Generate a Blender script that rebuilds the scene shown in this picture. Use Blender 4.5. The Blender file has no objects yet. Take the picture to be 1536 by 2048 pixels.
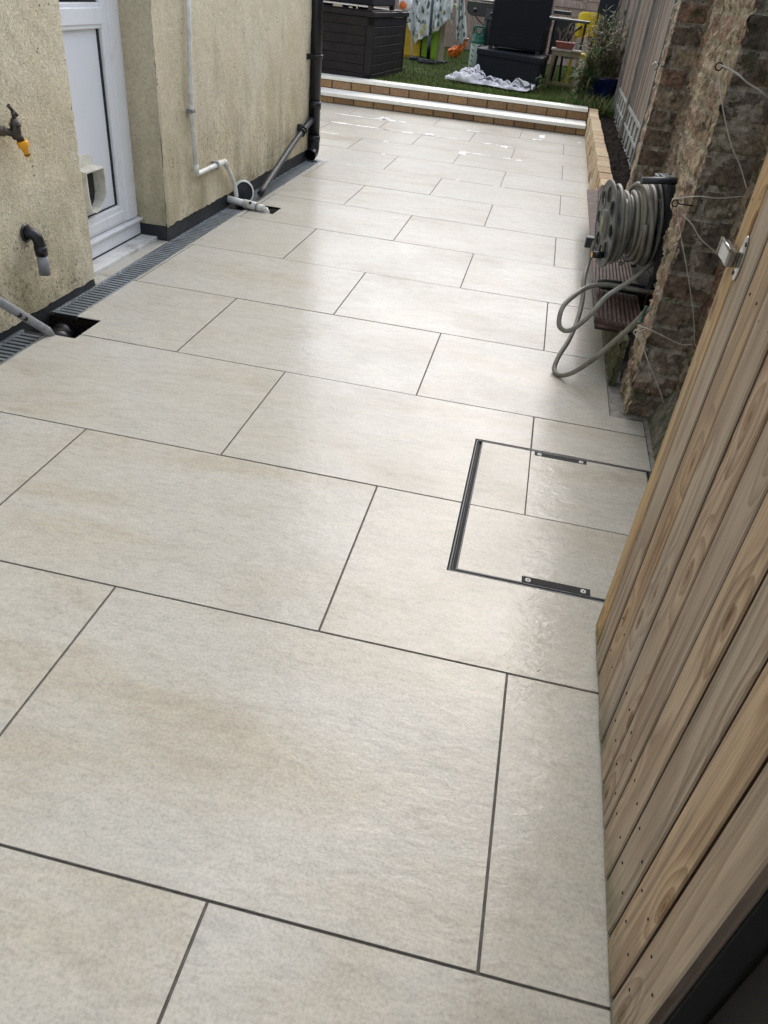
import bpy, math, random
import numpy as np
from mathutils import Vector, Matrix, noise
R = math.radians
S = bpy.context.scene
COL = S.collection
random.seed(7)

# ---------------------------------------------------------------- camera, sky, sun, exposure
cd = bpy.data.cameras.new('camera'); cam = bpy.data.objects.new('camera', cd); COL.objects.link(cam)
cd.sensor_fit = 'VERTICAL'; cd.sensor_height = 24.0; cd.lens = 24.0 * 1482.724 / 2048
cd.clip_start = 0.02; cd.clip_end = 500
_rx, _rr, _rz = R(54.45554169), R(6.68789047), R(8.00611536)
cam.matrix_world = (Matrix.Translation((0.3876, -0.5365, 1.1838)) @ Matrix.Rotation(_rz, 4, 'Z')
                    @ Matrix.Rotation(_rx, 4, 'X') @ Matrix.Rotation(_rr, 4, 'Z'))
S.camera = cam
w = bpy.data.worlds.new("World"); S.world = w; w.use_nodes = True
nt = w.node_tree; nt.nodes.clear()
sky = nt.nodes.new('ShaderNodeTexSky'); sky.sky_type = 'NISHITA'; sky.sun_disc = False
SUN_EL, SUN_AZ = R(45), R(4)
sky.sun_elevation = SUN_EL; sky.sun_rotation = SUN_AZ
sky.air_density = 1.0; sky.dust_density = 2.5; sky.ozone_density = 1.0
hs = nt.nodes.new('ShaderNodeHueSaturation'); hs.inputs['Saturation'].default_value = 0.6
bg = nt.nodes.new('ShaderNodeBackground'); bg.inputs[1].default_value = 0.15
wo = nt.nodes.new('ShaderNodeOutputWorld')
nt.links.new(sky.outputs[0], hs.inputs['Color']); nt.links.new(hs.outputs[0], bg.inputs[0]); nt.links.new(bg.outputs[0], wo.inputs[0])
ld = bpy.data.lights.new('sun', 'SUN'); sun = bpy.data.objects.new('sun', ld); COL.objects.link(sun)
ld.energy = 0.7; ld.angle = R(150); ld.color = (1.0, 0.995, 0.985)
sd = Vector((math.sin(SUN_AZ) * math.cos(SUN_EL), math.cos(SUN_AZ) * math.cos(SUN_EL), math.sin(SUN_EL)))
sun.rotation_euler = sd.to_track_quat('Z', 'Y').to_euler()
S.view_settings.view_transform = 'Standard'; S.view_settings.look = 'None'
S.view_settings.gamma = 1.0; S.view_settings.exposure = 1.3
try: S.view_settings.use_curve_mapping = False
except Exception: pass

# ---------------------------------------------------------------- material helpers
class NT:
    def __init__(s, name):
        s.m = bpy.data.materials.new(name); s.m.use_nodes = True
        s.t = s.m.node_tree; s.b = s.t.nodes['Principled BSDF']
        s.tc = s.t.nodes.new('ShaderNodeTexCoord')
    def put(s, sock, v):
        if isinstance(v, bpy.types.NodeSocket): s.t.links.new(v, sock)
        elif v is not None:
            if isinstance(v, (tuple, list)) and len(v) == 3 and sock.type == 'RGBA': v = (*v, 1)
            sock.default_value = v
    def node(s, ty, ins={}, out=0, **kw):
        n = s.t.nodes.new(ty)
        for k, v in kw.items(): setattr(n, k, v)
        for k, v in ins.items(): s.put(n.inputs[k], v)
        return n.outputs[out]
    def obj(s): return s.tc.outputs['Object']
    def map(s, scale=(1, 1, 1), rot=(0, 0, 0), loc=(0, 0, 0), v=None):
        return s.node('ShaderNodeMapping', {'Vector': v or s.obj(), 'Scale': scale, 'Rotation': rot, 'Location': loc})
    def noise(s, sc, det=4, ro=.55, di=0, v=None):
        return s.node('ShaderNodeTexNoise', {'Vector': v or s.obj(), 'Scale': sc, 'Detail': det, 'Roughness': ro, 'Distortion': di})
    def vor(s, sc, v=None, feature='F1', out=0, rnd=1.0):
        return s.node('ShaderNodeTexVoronoi', {'Vector': v or s.obj(), 'Scale': sc, 'Randomness': rnd}, out=out, feature=feature)
    def vor2(s, sc, a=1, c=2, v=None, sx=1, sy=1):
        q = s.xyz(v); k = s.node('ShaderNodeCombineXYZ', {0: s.math('MULTIPLY', q[a], sx), 1: s.math('MULTIPLY', q[c], sy)})
        return s.node('ShaderNodeTexVoronoi', {'Vector': k, 'Scale': sc}, voronoi_dimensions='2D')
    def ramp(s, f, stops, interp='LINEAR'):
        n = s.t.nodes.new('ShaderNodeValToRGB'); n.color_ramp.interpolation = interp
        e = n.color_ramp.elements
        while len(e) < len(stops): e.new(0.5)
        for q, (p, c) in zip(e, stops):
            q.position = p; q.color = (c, c, c, 1) if not isinstance(c, tuple) else (*c, 1)
        s.put(n.inputs[0], f); return n.outputs[0]
    def mix(s, f, a, b, mode='MIX'):
        n = s.t.nodes.new('ShaderNodeMix'); n.data_type = 'RGBA'; n.blend_type = mode
        s.put(n.inputs[0], f); s.put(n.inputs[6], a); s.put(n.inputs[7], b); return n.outputs[2]
    def math(s, op, a, b=None, c=None):
        n = s.t.nodes.new('ShaderNodeMath'); n.operation = op; n.use_clamp = False
        s.put(n.inputs[0], a); s.put(n.inputs[1], b); s.put(n.inputs[2], c); return n.outputs[0]
    def bump(s, h, st=.5, dist=.01, nrm=None):
        return s.node('ShaderNodeBump', {'Height': h, 'Strength': st, 'Distance': dist, 'Normal': nrm})
    def attr(s, name='Col'): return s.node('ShaderNodeAttribute', attribute_name=name)
    def xyz(s, v=None):
        n = s.t.nodes.new('ShaderNodeSeparateXYZ'); s.put(n.inputs[0], v or s.obj()); return n.outputs
    def done(s, col=None, rough=None, nrm=None, metal=None, spec=None, coat=None, coatr=None, coatn=None, sss=None, alpha=None):
        b = s.b.inputs
        s.put(b['Base Color'], col); s.put(b['Roughness'], rough); s.put(b['Metallic'], metal)
        if nrm is not None: s.put(b['Normal'], nrm)
        s.put(b['Specular IOR Level'], spec); s.put(b['Coat Weight'], coat); s.put(b['Coat Roughness'], coatr)
        if coatn is not None: s.put(b['Coat Normal'], coatn)
        return s.m

def simple(name, c, rough=.5, metal=0, var=.25, sc=25, bump=.15, bsc=120, spec=.5, dirt=None, bd=.002):
    n = NT(name)
    f = n.noise(sc, 5, .6)
    lo = tuple(x * (1 - var) for x in c); hi = tuple(min(1, x * (1 + var)) for x in c)
    col = n.ramp(f, [(.3, lo), (.7, hi)])
    if dirt:
        col = n.mix(n.ramp(n.noise(sc * .6, 6, .7), [(.5, 0.0), (.68, .8)]), col, dirt)
    return n.done(col, n.math('MULTIPLY_ADD', f, .2, rough - .1), n.bump(n.noise(bsc, 4, .6), bump, bd), metal, spec)

def attrmat(name, rough=.8, sc=60, bump=.5, var=.35, bsc=150, spec=.35, bd=.004, moss=False):
    n = NT(name)
    f = n.noise(sc, 6, .65)
    col = n.mix(1.0, n.attr(), n.ramp(f, [(.3, 1 - var), (.72, 1 + var)]), 'MULTIPLY')
    return n.done(col, rough, n.bump(n.noise(bsc, 6, .7), bump, bd), 0, spec)

# patio porcelain, wet
n = NT('porcelain_tile')
off = n.node('ShaderNodeVectorMath', {0: n.obj(), 1: n.node('ShaderNodeVectorMath', {0: n.attr('Col'), 1: (9, 7, 5)}, operation='MULTIPLY')}, operation='ADD')
st = n.map((1.0, 2.6, 1), (0, 0, R(-28)), v=off)
big = n.noise(1.5, 5, .62, .6, v=st)
mid = n.noise(7, 6, .65, .8, v=st)
fine = n.noise(170, 3, .6, v=off)
col = n.ramp(big, [(.30, (.395, .362, .292)), (.46, (.434, .415, .358)), (.62, (.445, .436, .392))])
col = n.mix(.55, col, n.ramp(mid, [(.3, .84), (.5, 1.0), (.72, 1.10)]), 'MULTIPLY')
col = n.mix(.8, col, n.ramp(n.noise(26, 6, .7, .6, v=st), [(.32, .84), (.5, 1.0), (.7, 1.10)]), 'MULTIPLY')
col = n.mix(.8, col, n.ramp(fine, [(.32, .82), (.5, 1.0), (.7, 1.12)]), 'MULTIPLY')
pit = n.ramp(n.vor2(34, 0, 1, off), [(.04, .80), (.10, 1.0)])
pitm = n.ramp(n.noise(5, 3, .6, v=off), [(.52, 0.0), (.66, .8)])
col = n.mix(pitm, col, n.mix(1.0, col, pit, 'MULTIPLY'))
wet = n.noise(2.2, 4, .6)
rip = n.noise(26, 5, .62, .5, v=n.map((1, 1.7, 1), (0, 0, R(-20)), v=off))
gr = n.noise(150, 4, .65, v=off)
h = n.math('ADD', n.math('MULTIPLY', rip, 1.0), n.math('MULTIPLY', gr, .22))
nb = n.bump(h, .34, .003)
rip2 = n.noise(9, 5, .7, .8, v=n.map((.6, 1.6, 1), (0, 0, R(8)), v=off))
cb = n.bump(n.math('ADD', n.math('ADD', rip, n.math('MULTIPLY', rip2, 1.6)), n.math('MULTIPLY', gr, .12)), .30, .0040)
M_TILE = n.done(col, n.ramp(wet, [(.3, .36), (.7, .52)]), nb, 0, .14, n.ramp(wet, [(.35, .54), (.7, .32)]), n.ramp(n.noise(3.3, 3, .5), [(.3, .05), (.7, .12)]), cb)

M_GROUT = simple('grout', (.10, .093, .08), .8, var=.4, sc=40)
M_MORTAR = simple('mortar', (.25, .24, .215), .85, var=.3, sc=30, bump=.6, bsc=90, dirt=(.12, .115, .09), bd=.006)
M_HAZE = simple('dried_grout_powder', (.82, .82, .80), .9, var=.15)

def stucco():
    n = NT('cream_masonry_paint')
    z = n.xyz()[2]
    base = n.ramp(n.noise(2.0, 5, .6), [(.3, (.68, .585, .385)), (.5, (.75, .665, .475)), (.7, (.77, .705, .545))])
    grain = n.noise(70, 3, .7, 1.4)
    base = n.mix(.9, base, n.ramp(grain, [(.30, .72), (.5, 1.0), (.72, 1.12)]), 'MULTIPLY')
    low = n.ramp(z, [(.0, 1.0), (.42, .45), (.85, .12)])
    smear = n.math('MULTIPLY', n.ramp(n.noise(4.5, 6, .7, v=n.map((1, 1, .45))), [(.38, 0.0), (.62, .95)]), low)
    base = n.mix(smear, base, (.37, .32, .19))
    d2 = n.math('MULTIPLY', n.ramp(n.noise(42, 5, .72), [(.52, 0.0), (.61, .8)]), n.math('MULTIPLY', n.ramp(n.noise(3.2, 3, .6), [(.42, 0.0), (.6, 1.0)]), low))
    base = n.mix(d2, base, (.075, .06, .035))
    sp = n.math('MULTIPLY', n.ramp(n.vor2(24), [(.07, 1.0), (.12, 0.0)]), n.ramp(n.noise(5, 2, .5), [(.62, 0.0), (.66, .9)]))
    base = n.mix(sp, base, (.05, .045, .035))
    strk = n.math('MULTIPLY', n.ramp(n.noise(9, 4, .6, v=n.map((1, 1, .12))), [(.58, 0.0), (.74, .45)]), n.ramp(z, [(.1, 1.0), (1.1, .4)]))
    base = n.mix(strk, base, (.30, .25, .16))
    h = n.math('ADD', n.noise(52, 4, .65, 1.6), n.math('MULTIPLY', n.noise(190, 3, .6), .35))
    return n.done(base, .82, n.bump(h, 1.0, .012), 0, .25)
M_STUC = stucco()
M_PLINTH = simple('bitumen_plinth', (.011, .012, .014), .7, var=.45, sc=9, bump=.5, bsc=60, dirt=(.035, .037, .037), bd=.004)
n = NT('white_upvc')
c = n.mix(n.ramp(n.noise(14, 7, .75, v=n.map((1, 1, .5))), [(.52, 0.0), (.78, .45)]), (.80, .81, .82), (.45, .44, .40))
M_UPVC = n.done(c, .32, n.bump(n.noise(30, 2, .5), .04, .002), 0, .5)
n = NT('white_door_panel')
c = n.mix(n.ramp(n.noise(9, 7, .75), [(.58, 0.0), (.85, .35)]), (.77, .79, .82), (.50, .50, .47))
M_DPAN = n.done(c, .38)
M_FLAP = simple('aged_cream_plastic', (.76, .74, .64), .45, var=.1, sc=18, dirt=(.45, .42, .32))
M_BLACKGLASS = simple('dark_glass', (.012, .014, .018), .08)
M_RUB = simple('black_rubber', (.012, .012, .013), .6)
M_MARBLE = simple('white_threshold_stone', (.66, .66, .64), .4, var=.12, sc=12, dirt=(.3, .29, .26))
M_GALV = simple('galvanised_steel', (.27, .31, .34), .42, .55, var=.3, sc=18, bump=.1)
M_DKST = simple('dull_dark_steel', (.07, .075, .08), .5, .4, var=.4, sc=40, bump=.2)
M_GALVL = simple('bright_steel', (.42, .46, .50), .25, .9, var=.15)
M_BLK = simple('black_plastic', (.006, .0065, .008), .38, var=.4, sc=20, bump=.08)
M_BLKMATT = simple('black_matt_plastic', (.004, .004, .0045), .75, var=.3)
M_PIPEW = simple('aged_white_pipe', (.68, .68, .64), .4, var=.12, sc=16, dirt=(.34, .31, .24))
M_PIPEG = simple('grey_pipe', (.24, .245, .25), .42, var=.2, sc=18, dirt=(.12, .11, .09))
M_PIPED = simple('dark_grey_pipe', (.018, .020, .023), .55, var=.3, sc=15)
M_BRASS = simple('tarnished_brass', (.07, .06, .05), .5, .6, var=.5, sc=60, bump=.3, bsc=200, dirt=(.16, .10, .07))
M_ORANGE = simple('orange_plastic', (.85, .38, .02), .35, var=.1)
M_COPING = simple('cream_step_coping', (.80, .79, .73), .45, var=.05, sc=8)
M_BRICK = attrmat('buff_brick', .75, 45, .4, .28, 130, bd=.003)
M_OLD = attrmat('old_brick', .88, 70, .9, .45, 120, .25, bd=.007)
M_SOIL = simple('dark_soil', (.016, .012, .009), .95, var=.6, sc=50, bump=1, bsc=50, spec=.1, bd=.02)
M_HOSE = simple('grey_hose', (.215, .205, .17), .42, var=.22, sc=14, bump=.05, dirt=(.11, .10, .08))
M_REELG = simple('reel_grey_plastic', (.085, .09, .09), .5, var=.25, sc=16, dirt=(.14, .135, .12))
M_REELB = simple('reel_dark_blue_plastic', (.018, .024, .034), .45, var=.3, sc=14, dirt=(.04, .045, .05))
M_REDBD = simple('grooved_red_board', (.075, .045, .036), .65, var=.55, sc=24, bump=.5, spec=.3, dirt=(.15, .125, .105), bd=.004)
M_CHROME = simple('chrome', (.34, .33, .31), .24, 1.0, var=.05)
M_WIRE = simple('galvanised_wire', (.52, .51, .48), .45, .2)
M_RUST = simple('rusty_iron', (.035, .022, .018), .6, .4)
M_GREENCLIP = simple('green_twist_tie', (.03, .09, .07), .5)

def woodmat(name, sc=1.0, ring=7, knots=True, dark=(.20, .12, .075), rough=.72, gray=.2, weac=(.38, .345, .305)):
    n = NT(name)
    tint = n.attr('Col')
    v = n.node('ShaderNodeVectorMath', {0: n.obj(), 1: n.node('ShaderNodeVectorMath', {0: n.attr('Rnd'), 1: (3, 5, 11)}, operation='MULTIPLY')}, operation='ADD')
    vs = n.map((1, 1, .085), v=v)
    wob = n.math('ADD', n.noise(9 * sc, 2, .5, .4, v=vs), n.math('MULTIPLY', n.ramp(n.vor2(2.2, 1, 2, v, 3.6, 1.2), [(.0, 1.0), (.30, 0.0)]), .35) if knots else 0)
    rings = n.math('FRACT', n.math('MULTIPLY', wob, ring))
    rl = n.ramp(rings, [(.0, .9), (.62, .15), (.86, .0), (.97, 1.0)])
    fib = n.noise(240 * sc, 4, .6, v=n.map((1, 1, .03), v=v))
    col = n.mix(n.math('MULTIPLY', rl, .62), tint, dark)
    col = n.mix(.75, col, n.ramp(fib, [(.3, .74), (.7, 1.16)]), 'MULTIPLY')
    stk = n.ramp(n.noise(75 * sc, 4, .62, .3, v=n.map((1, 1, .028), v=v)), [(.38, .55), (.47, 1.0), (.62, 1.0), (.72, 1.18)])
    col = n.mix(.85, col, stk, 'MULTIPLY')
    wea = n.ramp(n.noise(3.2, 5, .6, v=n.map((1, 1, .35), v=v)), [(.42, 0.0), (.68, gray * 2.6)])
    col = n.mix(wea, col, weac)
    if knots:
        kv = n.math('ADD', n.vor2(2.2, 1, 2, v, 3.6, 1.2), n.math('MULTIPLY', n.noise(30, 2, .5, v=v), .05))
        kc = n.ramp(kv, [(.03, (.40, .28, .20)), (.05, (.6, .48, .38)), (.065, (.85, .78, .7)), (.075, (.62, .5, .42)), (.10, (1, 1, 1))])
        col = n.mix(1.0, col, kc, 'MULTIPLY')
    z = n.xyz()[2]
    alg = n.math('MULTIPLY', n.ramp(z, [(.0, .75), (.10, .0)]), n.ramp(n.noise(14, 4, .6), [(.4, 0.0), (.6, 1.0)]))
    col = n.mix(alg, col, (.10, .125, .06))
    return n.done(col, rough, n.bump(n.math('ADD', fib, n.math('MULTIPLY', rl, -.3)), .35, .0012), 0, .3)
M_GATE = woodmat('weathered_pine')
M_FENCE = woodmat('grey_fence_wood', 1.4, 9, False, (.06, .045, .036), .8, .06, (.22, .20, .175))
M_GWOOD = woodmat('garden_timber', 1.4, 8, False, (.22, .13, .08), .8, .1)
M_CONC = simple('concrete', (.27, .265, .24), .85, var=.25, sc=14, bump=.5, bsc=80, dirt=(.13, .13, .10))

# ---------------------------------------------------------------- mesh helpers
class MB:
    def __init__(s): s.v = []; s.f = []; s.c = []; s.r = []; s.sm = []; s.cur = (1, 1, 1); s.rnd = (0, 0, 0)
    def add(s, vs, fs, smooth=False):
        b = len(s.v); s.v += [tuple(p) for p in vs]
        for f in fs: s.f.append([b + i for i in f]); s.c.append(s.cur); s.r.append(s.rnd); s.sm.append(smooth)
        return s
    def col(s, c, j=0.0):
        k = 1 + random.uniform(-j, j); s.cur = tuple(x * k for x in c); s.rnd = (random.random(), random.random(), random.random()); return s
    def box(s, x0, x1, y0, y1, z0, z1, fn=None):
        vs = [(x, y, z) for z in (z0, z1) for y in (y0, y1) for x in (x0, x1)]
        if fn: vs = [fn(p) for p in vs]
        return s.add(vs, [(0, 2, 3, 1), (4, 5, 7, 6), (0, 1, 5, 4), (2, 6, 7, 3), (0, 4, 6, 2), (1, 3, 7, 5)])
    def obox(s, c, h, rot=None):
        m = rot or Matrix.Identity(3); c = Vector(c)
        return s.box(-h[0], h[0], -h[1], h[1], -h[2], h[2], lambda p: c + m @ Vector(p))
    def bar(s, a, b, wx, wy, up=(0, 0, 1)):
        a = Vector(a); b = Vector(b); d = (b - a); L = d.length; d.normalize()
        x = d.cross(Vector(up)); x = x.normalized() if x.length > 1e-4 else Vector((1, 0, 0)); y = x.cross(d)
        m = Matrix((x, d, y)).transposed()
        return s.obox((a + b) / 2, (wx / 2, L / 2, wy / 2), m)
    def tube(s, pts, r, n=10, caps=True, closed=False, rs=None, flat=1.0):
        pts = [Vector(p) for p in pts]; N = len(pts); vs = []; fs = []
        T = []
        for i in range(N):
            a = pts[i - 1] if (i or closed) else pts[0]; b = pts[(i + 1) % N] if (i < N - 1 or closed) else pts[-1]
            T.append((b - a).normalized())
        u = T[0].cross(Vector((0, 0, 1)))
        if u.length < 1e-3: u = T[0].cross(Vector((1, 0, 0)))
        u.normalize()
        for i in range(N):
            u = (u - T[i] * u.dot(T[i])).normalized(); w_ = T[i].cross(u)
            rr = rs[i] if rs else r
            for k in range(n):
                a = 2 * math.pi * k / n; vs.append(pts[i] + (u * math.cos(a) + w_ * math.sin(a) * flat) * rr)
        for i in range(N if closed else N - 1):
            j = (i + 1) % N
            for k in range(n): fs.append((i * n + k, i * n + (k + 1) % n, j * n + (k + 1) % n, j * n + k))
        s.add(vs, fs, True)
        if caps and not closed:
            b = len(s.v) - N * n
            s.f.append([b + k for k in range(n)][::-1]); s.f.append([b + (N - 1) * n + k for k in range(n)])
            for _ in (0, 1): s.c.append(s.cur); s.r.append(s.rnd); s.sm.append(False)
        return s
    def lathe(s, prof, c, axis=(0, 0, 1), n=24, smooth=True):
        ax = Vector(axis).normalized(); u = ax.cross(Vector((0, 0, 1)))
        if u.length < 1e-3: u = Vector((1, 0, 0))
        u.normalize(); w_ = ax.cross(u); c = Vector(c); vs = []; fs = []
        for r, h in prof:
            for k in range(n):
                a = 2 * math.pi * k / n; vs.append(c + ax * h + (u * math.cos(a) + w_ * math.sin(a)) * r)
        for i in range(len(prof) - 1):
            for k in range(n): fs.append((i * n + k, i * n + (k + 1) % n, (i + 1) * n + (k + 1) % n, (i + 1) * n + k))
        return s.add(vs, fs, smooth)
    def prism(s, poly, o, ua, va, na, th):
        o, ua, va, na = map(Vector, (o, ua, va, na)); n = len(poly)
        A = [o + ua * p[0] + va * p[1] for p in poly]; B = [p + na * th for p in A]
        return s.add(A + B, [list(range(n))[::-1], [n + i for i in range(n)]] + [(i, (i + 1) % n, n + (i + 1) % n, n + i) for i in range(n)])
    def grid(s, nu, nv, fn, smooth=True, cfn=None):
        vs = [fn(i / nu, j / nv) for j in range(nv + 1) for i in range(nu + 1)]
        b = len(s.v); s.v += [tuple(p) for p in vs]
        for j in range(nv):
            for i in range(nu):
                a = b + j * (nu + 1) + i
                s.f.append([a, a + 1, a + nu + 2, a + nu + 1]); s.sm.append(smooth)
                s.c.append(cfn((i + .5) / nu, (j + .5) / nv) if cfn else s.cur); s.r.append(s.rnd)
        return s
    def build(s, name, mat, parent=None, bevel=0, solid=0, sub=0):
        me = bpy.data.meshes.new(name)
        o = bpy.data.objects.new(name, me); COL.objects.link(o)
        off = Vector((0, 0, 0)); q = parent
        while q: off += q.location; q = q.parent
        me.from_pydata([tuple(Vector(p) - off) for p in s.v], [], s.f)
        me.materials.append(mat)
        me.polygons.foreach_set('use_smooth', s.sm)
        ns = [len(f) for f in s.f]
        for nm, dat in (('Col', s.c), ('Rnd', s.r)):
            at = me.color_attributes.new(nm, 'FLOAT_COLOR', 'CORNER')
            a = np.repeat(np.c_[np.array(dat, dtype=np.float32), np.ones(len(dat), np.float32)], ns, axis=0)
            at.data.foreach_set('color', a.ravel())
        me.update()
        if parent: o.parent = parent
        if sub: m_ = o.modifiers.new('Subdivision', 'SUBSURF'); m_.levels = m_.render_levels = sub
        if solid: m_ = o.modifiers.new('Solidify', 'SOLIDIFY'); m_.thickness = solid
        if bevel: m_ = o.modifiers.new('Bevel', 'BEVEL'); m_.width = bevel; m_.segments = 2; m_.limit_method = 'ANGLE'
        return o

def thing(name, loc, label, cat, group=None):
    o = bpy.data.objects.new(name, None); COL.objects.link(o); o.location = loc; o.empty_display_size = .1
    o['label'] = label; o['category'] = cat
    if group: o['group'] = group
    return o
def tag(o, label, cat, group=None, kind=None):
    o['label'] = label; o['category'] = cat
    if group: o['group'] = group
    if kind: o['kind'] = kind
    return o
def struct(o, kind='structure'): o['kind'] = kind; return o
def spline(pts, n=8):
    P = [Vector(p) for p in pts]; P = [P[0] * 2 - P[1]] + P + [P[-1] * 2 - P[-2]]; out = []
    for i in range(1, len(P) - 2):
        a, b, c, d = P[i - 1:i + 3]
        for k in range(n):
            t = k / n
            out.append(.5 * ((2 * b) + (c - a) * t + (2 * a - 5 * b + 4 * c - d) * t * t + (3 * b - a - 3 * c + d) * t ** 3))
    out.append(P[-2]); return out
def nz(x, y, z, s=1.0, seed=0): return noise.noise(Vector((x * s + seed, y * s, z * s)))
def fbm(x, y, z, s=1.0, seed=0):
    return noise.fractal(Vector((x * s + seed, y * s, z * s)), .7, 2.1, 5)

# ================================================================ SETTING
# ---- ground far sheet
b = MB(); b.box(-60, 60, -60, 60, -.40, -.16); struct(b.build('ground', M_SOIL))

# ---- patio: porcelain tiles with real joints
TW, TH, G = .903, .6120, .0056
OFF = {-1: .109, 0: .533, 1: .112, 2: -.364, 3: -.783, 4: -.349, 5: -.777, 6: -.332, 7: -.778, 8: -.319, 9: -.775, 10: -.318, 11: -.776, 12: -.32, 13: -.775}
def sub(rs, c):
    out = []
    for x0, x1, y0, y1 in rs:
        a0, a1, b0, b1 = max(x0, c[0]), min(x1, c[1]), max(y0, c[2]), min(y1, c[3])
        if a0 >= a1 or b0 >= b1: out.append((x0, x1, y0, y1)); continue
        if x0 < a0: out.append((x0, a0, y0, y1))
        if a1 < x1: out.append((a1, x1, y0, y1))
        if y0 < b0: out.append((a0, a1, y0, b0))
        if b1 < y1: out.append((a0, a1, b1, y1))
    return out
DX0, DX1 = -1.376, -1.2625     # drain channel
HOLES = [(-1.40, -1.163, 1.795, 1.985), (-1.275, -1.09, 3.826, 3.99)]
MH = (.358, .922, .913, 1.607)
LID = (.384, .904, .928, 1.592)
cuts = [(DX0, DX1, -3, 5.50), (-2.5, DX0, -3, 2.335), (-2.5, DX0, 3.04, 5.56), (-2.5, -1.435, 2.335, 3.04)] + HOLES + \
       [(.804, 1.3, 1.948, 9), (.921, 1.3, 1.60, 9), (.95, 1.3, -3, 3), MH]
HAND = [(.552, .718, LID[3] - .023, LID[3] + .01), (.546, .718, LID[2] - .01, LID[2] + .025)]
def ysteps(x): return 8.735 + .05 * (x - .8)
b = MB()
def tilebox(r):
    x0, x1, y0, y1 = r
    if x1 - x0 < .004 or y1 - y0 < .004: return
    b.box(x0, x1, y0, y1, -.014, zt_)
zt_ = 0
for k in range(-4, 15):
    o = OFF.get(k, (-.775 if k % 2 else -.32))
    for i in range(-4, 4):
        x0 = o + i * TW + G / 2; x1 = x0 + TW - G; y0 = k * TH + G / 2; y1 = y0 + TH - G
        x0 = max(x0, -3.2); x1 = min(x1, 1.25)
        if k >= 9: y1 = min(y1, 8.8)
        if x1 <= x0 or y1 <= y0: continue
        b.rnd = (0, 0, 0); b.cur = (random.random(), random.random(), random.random())
        zt_ = random.uniform(-.0006, .0004)
        # L-shaped cuts must not add false joints: pieces meet edge to edge
        rs = [(x0, x1, y0, y1)]
        for c in cuts: rs = sub(rs, c)
        for r in rs: tilebox(r)
patio = b.build('patio', M_TILE); struct(patio)
b = MB()
rs = [(-3.2, 1.25, -3, 8.8)]
for c in HOLES + [(DX0, DX1, -3, 5.50), MH]: rs = sub(rs, c)
for x0, x1, y0, y1 in rs: b.box(x0, x1, y0, y1, -.1605, -.0035)
b.build('grout_bed', M_GROUT, patio)
# dried grout powder along the far joints
b = MB()
def smear(x, y, w_, h_, seed):
    rnd = random.Random(seed); pts = []
    N = 40
    for i in range(N):
        a = 2 * math.pi * i / N; q = .30 + .70 * rnd.random() ** .8
        pts.append((x + math.cos(a) * w_ * q, y + math.sin(a) * h_ * q))
    b.add([(p[0], p[1], .0012) for p in pts], [list(range(N))])
ox = {10: -.318, 11: -.776, 12: -.32, 13: -.775}
SM = [(-1.40, 7.345, .30, .035), (-.92, 7.34, .35, .03), (-.72, 7.42, .05, .12), (-1.55, 7.9, .25, .03), (-1.2, 7.95, .20, .05), (-1.3, 7.99, .05, .16),
      (-.05, 7.35, .16, .03), (.02, 7.30, .04, .08), (-.18, 6.73, .18, .04), (-.30, 6.65, .035, .12), (.0, 6.72, .16, .018), (.20, 6.71, .035, .03), (-2.0, 7.35, .18, .03),
      (-1.85, 6.95, .10, .12), (-.35, 8.0, .08, .04), (.35, 8.3, .03, .2), (.31, 8.02, .06, .05), (-.2, 5.51, .02, .015), (.12, 5.50, .05, .01),
      (-1.0, 6.7, .03, .04), (-.9, 6.1, .02, .02), (-1.0, 5.5, .1, .008), (.74, 8.2, .02, .05), (-1.7, 6.73, .28, .02), (-2.2, 7.95, .14, .05), (-.62, 7.355, .2, .02)]
for i, (x, y, a, c) in enumerate(SM):
    for j in range(3): smear(x + (j - 1) * a * .55, y + random.uniform(-.3, .3) * c, a * .5, c * random.uniform(.6, 1), i * 7 + j)
hz = b.build('dried_grout_haze', M_HAZE, patio)
# little loose bits of debris on the tiles
b = MB()
for i in range(60):
    x, y = random.uniform(-1.2, .7), random.uniform(0, 6); L = random.uniform(.002, .014)
    if random.random() < .6: L = random.uniform(.001, .003)
    a = random.uniform(0, 3); c_, s_ = math.cos(a), math.sin(a)
    b.add([(x, y, .0008), (x + c_ * L, y + s_ * L, .0008), (x + c_ * L - s_ * .0009, y + s_ * L + c_ * .0009, .0012), (x - s_ * .0009, y + c_ * .0009, .0012)], [(0, 1, 2, 3)])
b.build('debris', M_SOIL, patio)
# mortar strips beside the right-hand wall
b = MB()
def mort(x0, x1, y0, y1, z=-.001):
    b.grid(max(2, int((x1 - x0) / .01)), max(2, int((y1 - y0) / .02)), lambda u, v: (x0 + u * (x1 - x0), y0 + v * (y1 - y0), z + .004 * fbm(x0 + u * (x1 - x0), y0 + v * (y1 - y0), 0, 30)))
mort(.8065, .862, 1.95, 2.95, .0015); mort(.862, .94, 1.952, 1.99, .0018); mort(.9235, .96, 1.0, 1.952, .002)
struct(b.build('mortar_strip', M_MORTAR))

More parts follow.
